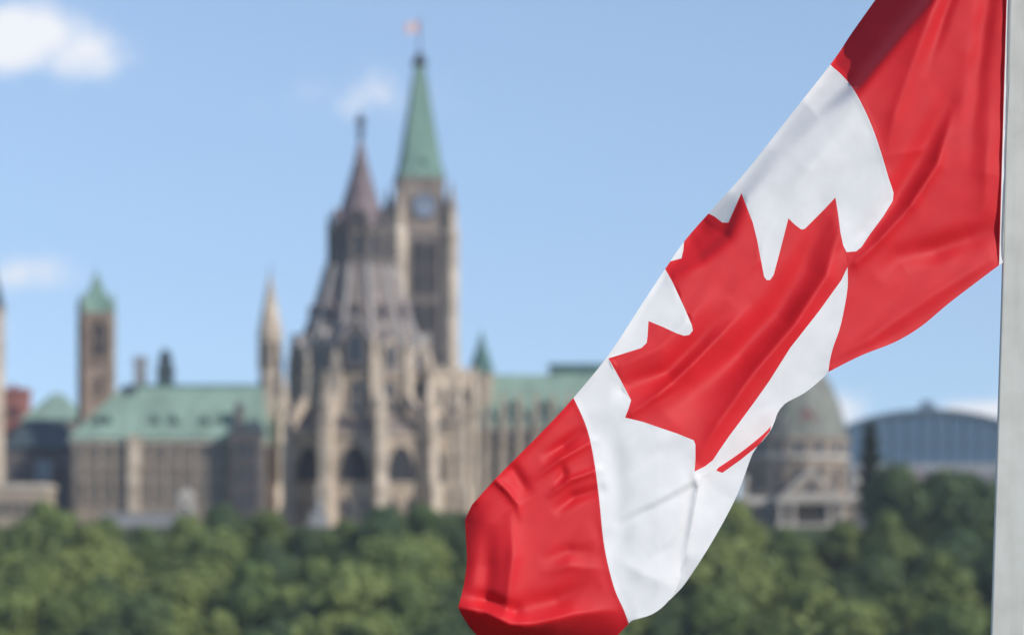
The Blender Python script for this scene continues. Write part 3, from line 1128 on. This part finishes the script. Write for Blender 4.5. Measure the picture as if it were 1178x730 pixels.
def crown_mesh(name, seed, m, h, r, clumps, leaves, size):  # leaf sprays on the outside of a few big rounded clumps
    rnd = random.Random(seed)
    vs, fs = [], []
    cs = []
    for i in range(clumps):
        for _ in range(30):
            a = rnd.uniform(0, 2 * math.pi)
            z = rnd.uniform(-.75, 1.0)
            rr = math.sqrt(max(0, 1 - z * z)) * rnd.uniform(.45, .9)
            c = Vector((rr * r * math.cos(a), rr * r * math.sin(a), h * .6 + z * h * .34))
            if all((c - d[0]).length > r * .28 for d in cs):
                break
        cs.append((c, r * rnd.choice((.22, .3, .36, .5, .62)) * rnd.uniform(.9, 1.1)))
    cs.append((Vector((rnd.uniform(-1, 1), rnd.uniform(-1, 1), h * .62)), r * .68))
    tot = sum(q * q for _, q in cs)
    for c, q in cs:
        for _ in range(int(leaves * q * q / tot)):
            d = Vector((rnd.gauss(0, 1), rnd.gauss(0, 1), rnd.gauss(0, 1))).normalized()
            rad = q * (rnd.random() ** .28) * rnd.uniform(.75, 1.22)
            p = c + Vector((d.x * rad, d.y * rad, d.z * rad * .85))
            nn = (d + Vector((rnd.gauss(0, .5), rnd.gauss(0, .5), rnd.gauss(.12, .5)))).normalized()
            t = nn.orthogonal().normalized()
            t = Matrix.Rotation(rnd.uniform(0, 6.28), 3, nn) @ t
            bt = nn.cross(t)
            s = size * rnd.uniform(.6, 1.25)
            o = len(vs)
            vs += [p - t * s * .55, p + bt * s * .32 + nn * s * .1, p + t * s * .6, p - bt * s * .32 + nn * s * .08]
            fs.append((o, o + 1, o + 2, o + 3))
    me = bpy.data.meshes.new(name)
    me.from_pydata([tuple(v) for v in vs], [], fs)
    me.materials.append(m)
    # trunk with limbs into the clumps
    tb = MB()
    tb.tube((0, 0, -1.5), (0.1, 0, h * .3), .42, .3, 8)
    tb.tube((.1, 0, h * .3), (0, .1, h * .62), .3, .16, 8)
    for c, q in cs[:9]:
        z0 = rnd.uniform(.24, .5) * h
        tb.tube((.05, .05, z0), tuple(c), .14, .04, 5)
    return me, tb.mesh('trunk', BARK)


def conifer_mesh(seed, h, r):
    rnd = random.Random(seed)
    vs, fs = [], []
    for i in range(4200):
        t = rnd.random() ** .8
        z = h * (.06 + .94 * t)
        rr = r * (1 - t) ** .6 * (0.75 + .25 * math.sin(t * 40)) * math.sqrt(rnd.uniform(.15, 1)) + .08
        a = rnd.uniform(0, 6.283)
        p = Vector((rr * math.cos(a), rr * math.sin(a), z - rr * .25))
        d = Vector((math.cos(a), math.sin(a), -.35)).normalized()
        bt = Vector((-math.sin(a), math.cos(a), rnd.uniform(-.5, .5))).normalized()
        s = rnd.uniform(.6, 1.2)
        o = len(vs)
        vs += [p - d * s * .5, p + bt * s * .22, p + d * s * .6, p - bt * s * .22]
        fs.append((o, o + 1, o + 2, o + 3))
    me = bpy.data.meshes.new('crown')
    me.from_pydata([tuple(v) for v in vs], [], fs)
    me.materials.append(LEAF_D)
    tb = MB()
    tb.tube((0, 0, -1), (0, 0, h * .96), .3, .04, 7)
    return me, tb.mesh('trunk', BARK)


LEAF_B = leaf_mat('deep green shade-toned leaves', (0.12, 0.185, 0.07), (0.04, 0.075, 0.036), (0.11, 0.155, 0.055))  # darker leaf copy, standing in for shaded gaps between crowns
KINDS = []
for i, (m, h, r, c) in enumerate([(LEAF, 13, 5.6, 9), (LEAF, 12.5, 5.0, 7), (LEAF_B, 14, 5.4, 9), (LEAF_Y, 12.5, 5.2, 6), (LEAF_Y, 13, 5.8, 7), (LEAF_B, 13, 5.0, 7)]):
    KINDS.append(crown_mesh('crown', 40 + i, m, h, r, c, 7500, .85) + (h,))
CONI = conifer_mesh(9, 17, 3.4) + (17,)
TONE = {0: 'bushy green tree', 1: 'bushy green tree', 2: 'dark green tree', 3: 'pale yellowish tree', 4: 'pale yellowish tree', 5: 'dark green tree'}  # pale and dark tones follow the sunlit and shaded leaf colours


def tree(kind, px, Y, top_py, label, group='trees on the wooded slope', name='broadleaf_tree', sxy=1.0, seed=0):
    me, tk, hh = kind
    x = X(px, Y)
    gz = ground_z(x, Y)
    s = (Z(top_py, Y) - gz) / (hh * .97)
    root = thing(name, label, 'tree', (x, Y, gz), group, rotz=(px * 1.7 + Y) % 6.28)
    k = s * sxy
    root.scale = (k, k, s)
    place(tk, 'trunk', root)
    place(me, 'crown', root)
    return root


TOP = 'in the top row'
rowA = [  # px, top row, kind, place
    (-18, 600, 0, 'cut by the left picture edge'), (50, 583, 3, 'below the dark slate roofed building'), (112, 604, 0, 'below the bell tower'),
    (165, 612, 1, 'in front of the retaining wall'), (212, 606, 4, 'below the pale shelter'), (262, 594, 2, "below the left wing's right end"),
    (312, 596, 0, 'below the tall left turret of the library'), (352, 610, 5, 'left of the pale grey monument'), (398, 604, 1, 'right of the pale grey monument'),
    (440, 596, 2, 'below the middle buttresses of the library'), (490, 590, 0, 'below the right buttresses of the library'), (535, 592, 5, 'touching the left edge of the big flag'),
    (800, 590, 2, 'left of the domed building'), (850, 590, 4, 'below the domed building, left part'), (903, 612, 1, 'below the porch of the domed building'),
    (968, 606, 0, 'below the right corner of the domed building'), (1030, 553, 2, 'right of the dark conifer, below the brick building'), (1075, 556, 0, 'below the middle of the glass hall'),
    (1120, 548, 5, 'below the right end of the glass hall'), (1165, 556, 1, 'behind the grey flagpole')]
rnd = random.Random(3)
for px, py, k, where in rowA:
    tree(KINDS[k], px, 436 + rnd.uniform(-3, 4), py, TONE[k] + ' ' + TOP + ' ' + where, sxy=rnd.uniform(.8, 1.15) if py > 580 else .8)
cols = [(-10, 'at the left picture edge'), (72, 'below the dark slate roofed building'), (135, 'below the bell tower'), (215, 'below the pale shelter'), (295, 'below the left turret of the library'),
        (375, 'below the pale grey monument'), (455, 'below the middle of the library'), (525, 'beside the left edge of the big flag'), (765, 'just right of the lower flag tip'),
        (835, 'below the domed building, left part'), (925, 'below the porch of the domed building'), (1010, 'below the dark conifer'), (1085, 'below the glass hall'), (1160, 'behind the grey flagpole')]
for row, (Y, base, txt, off) in enumerate([(412, 640, 'in the second row', 25), (391, 672, 'in the third row', -14), (371, 706, 'in the lowest row', 18)]):
    for i, (px, where) in enumerate(cols):
        k = ((3, 3, 5, 4, 2, 0, 4, 1, 2, 3, 0, 1, 2, 0), (1, 4, 2, 4, 1, 3, 4, 5, 5, 4, 1, 2, 1, 5), (4, 0, 2, 3, 5, 4, 1, 2, 2, 0, 3, 1, 0, 1))[row][i]
        py = base + rnd.uniform(-24, 20) - (14 if k in (3, 4) else 0) + (12 if k in (2, 5) else 0)
        if px > 980:
            py -= 30 if row < 2 else 12
        tree(KINDS[k], px + off * (1 if px < 700 else .3) + rnd.uniform(-10, 10), Y + rnd.uniform(-5, 5), py,
             TONE[k] + ' ' + txt + ' ' + where, sxy=(1.3 if k in (3, 4) else rnd.choice((.85, 1.0, 1.1))))
# the wood goes on behind the flag and past the right edge
for Y, base in ((436, 594), (412, 632), (391, 666), (371, 702)):
    for px in (588, 645, 702):
        tree(KINDS[rnd.choice((0, 1, 2, 4, 5))], px + rnd.uniform(-14, 14), Y + rnd.uniform(-4, 4), base + rnd.uniform(-8, 12), 'tree of the wooded slope standing behind the big flag')
    for px in (1235, 1310, 1390):
        tree(KINDS[rnd.choice((0, 1, 2, 4, 5))], px + rnd.uniform(-14, 14), Y + rnd.uniform(-4, 4), base - 24 + rnd.uniform(-8, 12), 'tree of the wooded slope standing right of the flagpole')
tree(CONI, 1001, 452, 488, 'tall dark conifer standing right of the domed building', None, 'conifer_tree')

# ------------------------------------------------------------------ flagpole
PY_ = 7.8
gz = ground_z(0, PY_)
POLEM = bpy.data.materials.new('weathered grey pole')
POLEM.use_nodes = True
t = POLEM.node_tree
p = t.nodes['Principled BSDF']
co = N(t, 'ShaderNodeTexCoord')
mp = N(t, 'ShaderNodeMapping')
mp.inputs['Scale'].default_value = (26, 26, 1.6)
t.links.new(co.outputs['Object'], mp.inputs[0])
n1 = N(t, 'ShaderNodeTexNoise')
n1.inputs['Scale'].default_value = 1.0
n1.inputs['Detail'].default_value = 6
n1.inputs['Roughness'].default_value = .6
t.links.new(mp.outputs[0], n1.inputs['Vector'])
n2 = N(t, 'ShaderNodeTexNoise')
n2.inputs['Scale'].default_value = 9
n2.inputs['Detail'].default_value = 5
t.links.new(co.outputs['Object'], n2.inputs['Vector'])
c1 = RAMP(t, n1.outputs['Fac'], [(.25, (.69, .665, .60, 1)), (.55, (.765, .74, .675, 1)), (.8, (.79, .765, .70, 1))])
c2 = RAMP(t, n2.outputs['Fac'], [(.33, (.88, .88, .85, 1)), (.6, (1.02, 1.02, 1.0, 1))])
t.links.new(MIX(t, 1.0, c1, c2, 'MULTIPLY'), p.inputs['Base Color'])
p.inputs['Roughness'].default_value = .75
bp = N(t, 'ShaderNodeBump')
bp.inputs['Strength'].default_value = .1
bp.inputs['Distance'].default_value = .004
t.links.new(n1.outputs['Fac'], bp.inputs['Height'])
t.links.new(bp.outputs[0], p.inputs['Normal'])
# left edge of the pole passes 1140 at the bottom of the picture and 1161 at its top
RB, RT = .047, .045
zb_, zt_ = Z(730, PY_), Z(0, PY_)
xb_, xt_ = X(1140, PY_) + RB, X(1161, PY_) + RT
k_ = (xt_ - xb_) / (zt_ - zb_)
base_x = xb_ + k_ * (gz - zb_)
pole = thing('flagpole', 'weathered pale grey flagpole along the right picture edge', 'flagpole', (base_x, PY_, gz))
b = MB()
hp = 4.6
ax = lambda z: k_ * z
# square mast with rounded corners
prof = []
for q in range(4):
    for i in range(5):
        a = R(90 * q + 22.5 * i)
        cxq, cyq = ((1, 1), (-1, 1), (-1, -1), (1, -1))[q]
        prof.append((cxq * .86 + .14 * math.cos(a), cyq * .86 + .14 * math.sin(a)))
NS = len(prof)
vs, fs = [], []
for i in range(40):
    z = hp * i / 39 - .1
    r = RB + (RT - RB) * (z + gz - zb_) / (zt_ - zb_)
    wob = .0008 * math.sin(z * 3.1)
    for (u_, v_) in prof:
        vs.append((ax(z) + r * u_ + wob, r * v_, z))
for i in range(39):
    for k in range(NS):
        fs.append((i * NS + k, i * NS + (k + 1) % NS, (i + 1) * NS + (k + 1) % NS, (i + 1) * NS + k))
fs.append(tuple(39 * NS + k for k in range(NS)))
b.add(vs, fs)
sh = b.build('shaft', POLEM, pole, rotz=R(-9.8))
b = MB()
b.ring(0, 0, [(.16, -.05), (.16, .03), (.11, .05), (.09, .16), (.075, .18)], 24)
b.build('base_collar', IRON, pole)
b = MB()
b.ring(ax(hp), 0, [(.05, hp - .1), (.075, hp - .06), (.075, hp - .03), (.04, hp), (.06, hp + .04), (.04, hp + .09), (.005, hp + .11)], 20)
b.build('truck', IRON, pole)


# ------------------------------------------------------------------ the big flag
def smooth(pts, step=6.0):
    """Catmull-Rom through the points"""
    P = [np.array(p, float) for p in pts]
    P = [2 * P[0] - P[1]] + P + [2 * P[-1] - P[-2]]
    out = []
    for i in range(1, len(P) - 2):
        p0, p1, p2, p3 = P[i - 1:i + 3]
        n = max(1, int(np.linalg.norm(p2 - p1) / step))
        for k in range(n):
            s = k / n
            out.append(tuple(0.5 * ((2 * p1) + (-p0 + p2) * s + (2 * p0 - 5 * p1 + 4 * p2 - p3) * s * s + (-p0 + 3 * p1 - 3 * p2 + p3) * s ** 3)))
    out.append(tuple(P[-2]))
    return out


TOPEDGE = smooth([(1173, -215), (1085, -110), (1030, -33), (1007, 0), (980, 38), (957, 72), (905, 138), (860, 195), (820, 240), (790, 274), (768, 305), (735, 355), (700, 408), (660, 457), (620, 500), (575, 545), (543, 580)])
FLYEDGE = smooth([(535, 597), (536, 620), (537, 645), (533, 675), (527, 698)])
LIP = smooth([(532, 708), (545, 726), (575, 752), (620, 758), (670, 750), (705, 734), (722, 718)])
BOT = smooth([(727, 713), (750, 706), (766, 694), (777, 678), (783, 664)])
CREASE = [(789, 636), (795, 607), (800, 580), (803, 561), (807, 549)]
STRIP = smooth([(807, 549), (827, 537), (852, 520), (877, 500), (888, 488), (894, 476), (903, 464), (925, 452), (945, 436), (954, 427)])
HOISTB = smooth([(954, 427), (990, 409), (1030, 393), (1060, 375), (1090, 350), (1120, 327), (1148, 306), (1154, 302)])
OUTER = TOPEDGE + FLYEDGE + LIP + BOT + CREASE + STRIP[1:] + HOISTB[1:]
B_HOIST = smooth([(945, 55), (954, 73), (968, 86), (982, 103), (995, 127), (1006, 153), (1015, 180), (1023, 207), (1028, 222), (1027, 231)]) + [(1016, 249), (1001, 269), (991, 284), (985, 289), (973, 290)]
B_STRIP = smooth([(975, 307), (975, 331), (970, 361), (965, 381), (957, 404), (953, 428), (955, 445)])
B_FLY = smooth([(728, 730), (718, 702), (706, 674), (695, 627), (689, 571), (683, 527), (675, 492), (661, 460), (650, 440)])
WHITE = B_HOIST + B_STRIP + [(960, 500), (900, 560), (800, 800)] + B_FLY + [(640, 400), (900, 40)]
LEAF_P = [(800, 250), (812, 244), (822, 249), (831, 256), (838, 256), (845, 240), (853, 222), (859, 238), (866, 256), (871, 276), (876, 302), (879, 318), (882, 322), (886, 322), (890, 316), (897, 290), (907, 251),
          (914, 258), (922, 264), (926, 263), (933, 256), (948, 241), (961, 227), (964, 245), (967, 268), (970, 282), (974, 290), (980, 296), (975, 307), (968, 322), (942, 358), (909, 400), (885, 438), (868, 462), (851, 485), (839, 501), (828, 517), (820, 529), (811, 536),
          (799, 542), (800, 528), (800, 511), (798, 506), (778, 498), (760, 492), (740, 485), (719, 480), (723, 470), (726, 460), (714, 437), (700, 412), (722, 405), (738, 400), (744, 394), (745, 385), (746, 369),
          (763, 376), (778, 383), (787, 386), (793, 385), (797, 380), (796, 374), (787, 353), (774, 325), (761, 302), (773, 300), (784, 297), (786, 288), (787, 278), (780, 270)]


def inside(pts, poly):
    x, y = pts[:, 0], pts[:, 1]
    r = np.zeros(len(pts), bool)
    n = len(poly)
    for i in range(n):
        x0, y0 = poly[i]
        x1, y1 = poly[(i + 1) % n]
        if y0 == y1:
            continue
        c = ((y0 > y) != (y1 > y)) & (x < (x1 - x0) * (y - y0) / (y1 - y0) + x0)
        r ^= c
    return r


def dist(pts, line, vals=None):
    """signed distance to a polyline (positive on its left when walking with y down), end fade, and interpolated value"""
    best = np.full(len(pts), 1e9)
    sg = np.zeros(len(pts))
    val = np.zeros(len(pts))
    n = len(line) - 1
    for i in range(n):
        a, b_ = np.array(line[i], float), np.array(line[i + 1], float)
        d = b_ - a
        L = np.linalg.norm(d)
        d /= L
        q = pts - a
        s = q @ d
        sc = np.clip(s, 0, L)
        e = q - sc[:, None] * d
        dd = np.hypot(e[:, 0], e[:, 1])
        cr = d[0] * q[:, 1] - d[1] * q[:, 0]
        m_ = dd < best
        best[m_] = dd[m_]
        sg[m_] = np.sign(cr[m_])
        if vals is not None:
            vv = vals[i] + (vals[i + 1] - vals[i]) * sc / L
            val[m_] = vv[m_]
    return best, sg, val


# folds in the cloth: (line, height towards the viewer in m at its points, half width in px)
RIDGES = [
    ([(1098, 120), (1078, 190), (1048, 236), (1012, 276), (985, 302)], [0, .016, .022, .02, .01], 9),
    ([(1112, 60), (1085, 130), (1058, 186), (1030, 232), (1002, 268)], [0, -.012, -.02, -.02, -.01], 15),
    ([(1160, 258), (1115, 274), (1075, 288), (1035, 296), (1010, 320)], [0, -.016, -.02, -.01, 0], 13),
    ([(1150, -100), (1128, 60), (1112, 210)], [-.012, -.012, 0], 10),
    ([(1095, -60), (1062, 40), (1030, 130), (1018, 190)], [.014, .014, .012, 0], 15),
    ([(1125, -80), (1085, 20), (1063, 90)], [-.01, -.012, 0], 7),
    ([(1140, 100), (1135, 200), (1130, 250)], [0, .012, 0], 16),
    ([(1140, 300), (1080, 335), (1000, 390), (960, 412)], [.01, .014, .014, .006], 18),
    ([(975, 150), (930, 195), (890, 250)], [.004, .01, 0], 20),
    # across the leaf
    ([(966, 262), (950, 318), (915, 372), (868, 428), (825, 490), (800, 530)], [.006, .02, .028, .028, .018, 0], 13),
    ([(948, 244), (925, 310), (893, 362), (850, 408), (800, 452), (770, 480)], [-.004, -.02, -.03, -.028, -.016, 0], 17),
    ([(865, 350), (830, 385), (795, 420), (755, 456), (726, 474)], [0, .012, .018, .018, .008], 9),
    ([(842, 350), (806, 392), (768, 428), (718, 446)], [0, -.014, -.022, -.006], 11),
    ([(830, 330), (790, 370), (760, 400), (715, 420)], [0, .008, .01, .006], 15),
    # lower white panel
    ([(705, 607), (750, 586), (800, 560)], [0, -.006, -.006], 5),
    ([(705, 598), (750, 577), (800, 550)], [0, .005, .004], 6),
    ([(720, 545), (760, 520), (795, 508)], [0, -.005, 0], 9),
    ([(706, 640), (740, 660), (770, 672)], [0, .008, .004], 16),
    ([(690, 470), (706, 520), (712, 600), (722, 680)], [0, -.008, -.006, 0], 14),
    # red fly end
    ([(612, 552), (645, 528), (684, 506)], [0, .012, .004], 5),
    ([(622, 528), (648, 512), (672, 492)], [0, -.012, 0], 6),
    ([(628, 573), (655, 552), (688, 540)], [0, .012, .006], 4.5),
    ([(636, 590), (660, 572), (690, 562)], [0, -.012, -.004], 6),
    ([(640, 560), (648, 545), (645, 530)], [0, -.008, 0], 5),
    ([(566, 548), (582, 562), (596, 580), (600, 600)], [.008, .01, .006, 0], 4.5),
    ([(590, 540), (600, 556), (612, 572)], [-.008, -.008, 0], 7),
    ([(588, 580), (590, 640), (582, 705)], [0, .012, .01], 13),
    ([(562, 600), (560, 650), (556, 700)], [0, -.012, -.008], 11),
    ([(620, 660), (655, 650), (700, 655)], [0, .006, 0], 10),
    ([(618, 645), (655, 634), (692, 636)], [0, -.006, 0], 8),
    ([(600, 700), (640, 690), (690, 668)], [-.006, -.012, 0], 12),
    ([(526, 699), (558, 703), (586, 718), (612, 718), (660, 706), (715, 700)], [.012, .02, .024, .02, .014, 0], 9),
    ([(530, 684), (560, 690), (590, 702)], [0, -.016, -.012], 9),
]
for _i, (_l, _h, _w) in enumerate(RIDGES):
    if max(p[0] for p in _l) < 702 and min(p[0] for p in _l) > 525 and min(p[1] for p in _l) < 690:
        RIDGES[_i] = (_l, [q * 1.35 for q in _h], _w)
RIDGES += [([(799, 542), (803, 561), (795, 607), (789, 640)], [.002, .009, .009, .004], 4), (TOPEDGE[::3], [.008] * len(TOPEDGE[::3]), 5), (HOISTB[::3], [.005] * len(HOISTB[::3]), 4.5), (BOT, [.003] * len(BOT), 4), (B_HOIST[::2], [.0016] * len(B_HOIST[::2]), 3), (B_FLY[::2], [.0016] * len(B_FLY[::2]), 3)]
_r = random.Random(5)
for _c in range(34):
    x0_, y0_ = _r.uniform(600, 1120), _r.uniform(40, 690)
    L_ = _r.uniform(40, 120)
    an_ = math.atan2(.80, -.62) + _r.gauss(0, .22)
    if x0_ < 690:
        an_ += _r.choice((0, -.9))
    pts_ = [(x0_, y0_), (x0_ + L_ * .5 * math.cos(an_) + _r.uniform(-6, 6), y0_ + L_ * .5 * math.sin(an_)), (x0_ + L_ * math.cos(an_ + .15), y0_ + L_ * math.sin(an_ + .15))]
    am_ = _r.uniform(.0012, .0030) * _r.choice((-1, 1))
    RIDGES.append((pts_, [0, am_, 0], _r.uniform(3.5, 6)))
# lines beyond which the cloth turns away from the viewer: (line, slope at its points, softness in px); the side to the left of the walk falls back
ROLLS = [
    ([(1135, -150), (1100, -60), (1063, 0), (1022, 50), (984, 98), (940, 134), (896, 178), (850, 232), (822, 277), (786, 306), (764, 330), (735, 372), (705, 415)], [1.6, 1.8, 1.8, 1.8, 1.6, 1.3, 1.2, 1.0, 1.0, 1.0, .6, .3, 0], [5, 5, 5, 5, 6, 13, 14, 10, 6, 6, 9, 9, 9]),
    ([(580, 530), (560, 575), (553, 605), (550, 650), (545, 700)], [0, .3, .9, .9, .5], 7),
    ([(520, 700), (545, 703), (575, 715), (600, 721), (640, 717), (680, 708), (730, 696)], [1.2, 1.6, 1.9, 1.9, 1.5, .8, 0], 4),
]


# the cloth drops behind this fold, which overhangs the strip along the upper edge
STEP_LINE = [(1135, -150), (1100, -60), (1063, 0), (1022, 50), (984, 98), (940, 134), (896, 178), (856, 226), (836, 272), (806, 298), (775, 312), (750, 340), (720, 385)]
STEP_H = [.14, .15, .15, .14, .09, .008, .0, .015, .04, .04, .02, .005, 0]
STEP_SOFT = 3.0


def relief(pts, fine=True):
    t = np.zeros(len(pts))
    for line, hs, w_ in RIDGES:
        d, s, vv = dist(pts, line, hs)
        if w_ > 4 and max(hs) > 0:      # creases: a sharper crest than the valleys beside them
            q = np.sqrt((d / w_) ** 2 + .04) - .2
            t += vv * np.exp(-1.35 * q) * np.exp(-(d / (2.6 * w_)) ** 2)
        else:
            t += vv * np.exp(-(d / w_) ** 2)
    for line, sl, soft in ROLLS:
        d, s, vv = dist(pts, line, sl)
        sd = d * s                       # positive on one side
        if isinstance(soft, list):
            _, _, soft = dist(pts, line, soft)
        fall = soft * np.log1p(np.exp(np.clip(sd / soft, -30, 30)))
        fall = np.where(fall > 70, 70 + (fall - 70) * .3, fall)
        t -= vv * fall / 421.0
    d, s, vv = dist(pts, STEP_LINE, STEP_H)
    t -= vv / (1 + np.exp(-np.clip(d * s / STEP_SOFT, -30, 30)))
    if fine:
        x, y = pts[:, 0], pts[:, 1]
        a = .8 * x + .6 * y
        c = -.6 * x + .8 * y
        t += .0004 * np.sin(a * .11 + 2 * np.sin(c * .013)) * np.sin(c * .021 + 1) + .0005 * np.sin(a * .23 + 1.7 * np.sin(c * .02 + 1)) + .0002 * np.sin(c * .15 + 2 * np.sin(a * .03))
    return t


def base_depth(pts):
    return 7.752 + .30 * (pts[:, 0] - 1157) / 421 - .10 * (pts[:, 1] - 300) / 421 * np.clip((1157 - pts[:, 0]) / 400, 0, 1)


def cloth(outer, lines, is_white, depth_fn, step=3.0):
    segs, P = [], []

    def addline(l, close=False):
        o = len(P)
        P.extend([tuple(map(float, q)) for q in l])
        n = len(l)
        segs.extend([(o + i, o + i + 1) for i in range(n - 1)])
        if close:
            segs.append((o + n - 1, o))
    addline(outer, True)
    for l, c in lines:
        addline(l, c)
    A = np.array(outer)
    x0, y0 = A.min(0)
    x1, y1 = A.max(0)
    rr = np.random.RandomState(1)
    gx, gy = np.meshgrid(np.arange(x0, x1, step), np.arange(y0, y1, step * .87))
    gx = gx + (np.arange(gx.shape[0]) % 2)[:, None] * step / 2
    g = np.stack([gx.ravel(), gy.ravel()], 1) + rr.uniform(-.15, .15, (gx.size, 2))
    g = g[inside(g, outer)]
    near = np.full(len(g), 1e9)
    for (i, j) in segs:
        a, b_ = np.array(P[i]), np.array(P[j])
        d = b_ - a
        L2 = d @ d
        if L2 < 1e-9:
            continue
        q = g - a
        s = np.clip((q @ d) / L2, 0, 1)
        e = q - s[:, None] * d
        near = np.minimum(near, np.hypot(e[:, 0], e[:, 1]))
    g = g[near > step * .45]
    allp = [Vector(q) for q in P] + [Vector((float(a), float(c))) for a, c in g]
    res = delaunay_2d_cdt(allp, segs, [], 0, 1e-4)
    V = np.array([tuple(q) for q in res[0]])
    T = [tuple(f) for f in res[2]]
    cen = np.array([V[list(f)].mean(0) for f in T])
    keep = inside(cen, outer)
    T = [f for f, k in zip(T, keep) if k]
    cen = cen[keep]
    wh = is_white(cen)
    Yd = depth_fn(V)
    W3 = np.stack([(V[:, 0] - CX) / F * Yd, Yd, CZ + (HY - V[:, 1]) / F * Yd], 1)
    return W3, T, wh


def white_main(c):
    hoist_band = c[:, 0] > 1158.2 - .0288 * c[:, 1]
    return (inside(c, WHITE) & ~inside(c, LEAF_P)) | hoist_band


WHITE_L = WHITE + [WHITE[0]]
W3, T3, wh = cloth(OUTER, [(WHITE, True), (LEAF_P, True), ([(1158.2 + .0288 * 230, -230), (1158.2 - .0288 * 320, 320)], False)], white_main, lambda v: base_depth(v) - relief(v))
# the lower edge of the cloth, folded back behind the main sheet, with the stem of the leaf on it
FLAP = smooth([(896, 470), (888, 492), (877, 507), (866, 521), (847, 571), (819, 623), (790, 668), (778, 682), (770, 690)]) + [(762, 684), (765, 640), (778, 560), (800, 515), (860, 470)]
STEM = [(824, 541), (831, 543.5), (852, 528.5), (873, 511.5), (886, 495), (890, 470), (850, 500)]


def flap_depth(v):
    b_ = base_depth(v) - relief(v, False)
    d, s, vv = dist(v, CREASE + STRIP[1:12])
    return base_depth(v) - relief(v) + .016 + .0003 * d + .02 * np.clip((v[:, 1] - 640) / 40, 0, 1) + .002 * np.sin(v[:, 1] * .05)


W4, T4, wh4 = cloth(FLAP, [(STEM, True)], lambda c: ~inside(c, STEM), flap_depth, 5.0)

RED = bpy.data.materials.new('red bunting')
WHT = bpy.data.materials.new('white bunting')
for m, col, trc, tr_f in ((RED, (.77, .020, .030), (.86, .018, .020), .36), (WHT, (.81, .795, .785), (.80, .79, .785), .30)):
    m.use_nodes = True
    t = m.node_tree
    p = t.nodes['Principled BSDF']
    co = N(t, 'ShaderNodeTexCoord')
    nz = N(t, 'ShaderNodeTexNoise')
    nz.inputs['Scale'].default_value = 14
    nz.inputs['Detail'].default_value = 5
    t.links.new(co.outputs['Object'], nz.inputs['Vector'])
    cc = RAMP(t, nz.outputs['Fac'], [(.3, rgb(tuple(c * .93 for c in col))), (.7, rgb(tuple(min(1, c * 1.05) for c in col)))])
    t.links.new(cc, p.inputs['Base Color'])
    p.inputs['Roughness'].default_value = .55
    p.inputs['Specular IOR Level'].default_value = .28
    p.inputs['Sheen Weight'].default_value = .06
    p.inputs['Sheen Roughness'].default_value = .4
    wv = N(t, 'ShaderNodeTexNoise')
    wv.inputs['Scale'].default_value = 420
    wv.inputs['Detail'].default_value = 2
    t.links.new(co.outputs['Object'], wv.inputs['Vector'])
    ad = M(t, 'ADD', M(t, 'MULTIPLY', wv.outputs['Fac'], .25), M(t, 'MULTIPLY', nz.outputs['Fac'], .25))
    bp = N(t, 'ShaderNodeBump')
    bp.inputs['Strength'].default_value = .35
    bp.inputs['Distance'].default_value = .004
    t.links.new(ad, bp.inputs['Height'])
    t.links.new(bp.outputs[0], p.inputs['Normal'])
    tl = N(t, 'ShaderNodeBsdfTranslucent')
    tl.inputs[0].default_value = rgb(trc)
    mx = N(t, 'ShaderNodeMixShader')
    mx.inputs[0].default_value = tr_f
    t.links.new(p.outputs[0], mx.inputs[1])
    t.links.new(tl.outputs[0], mx.inputs[2])
    t.links.new(mx.outputs[0], t.nodes['Material Output'].inputs[0])

org = np.array([X(1155, 7.8), 7.8, Z(303, 7.8)])
allv = np.concatenate([W3, W4]) - org
allf = T3 + [tuple(i + len(W3) for i in f) for f in T4]
allw = np.concatenate([wh, wh4])
me = bpy.data.meshes.new('flag')
me.from_pydata([tuple(map(float, q)) for q in allv], [], allf)
me.materials.append(RED)
me.materials.append(WHT)
for q, k in zip(me.polygons, allw):
    q.material_index = 1 if k else 0
    q.use_smooth = True
me.update()
flag = place(me, 'flag', None, tuple(org))
tag(flag, 'large red and white flag with a red maple leaf, billowing from the grey flagpole', 'flag')

# ------------------------------------------------------------------ air
hz = MB()
hz.box(-1500, 1500, -60, 1500, -6, 190)
HM = bpy.data.materials.new('thin summer haze')
HM.use_nodes = True
t = HM.node_tree
t.nodes.remove(t.nodes['Principled BSDF'])
pv = N(t, 'ShaderNodeVolumePrincipled')
pv.inputs['Color'].default_value = (.86, .92, 1.0, 1)
pv.inputs['Density'].default_value = .00016
pv.inputs['Anisotropy'].default_value = .2
t.links.new(pv.outputs[0], t.nodes['Material Output'].inputs['Volume'])
ho = hz.build('haze', HM)
ho['kind'] = 'stuff'
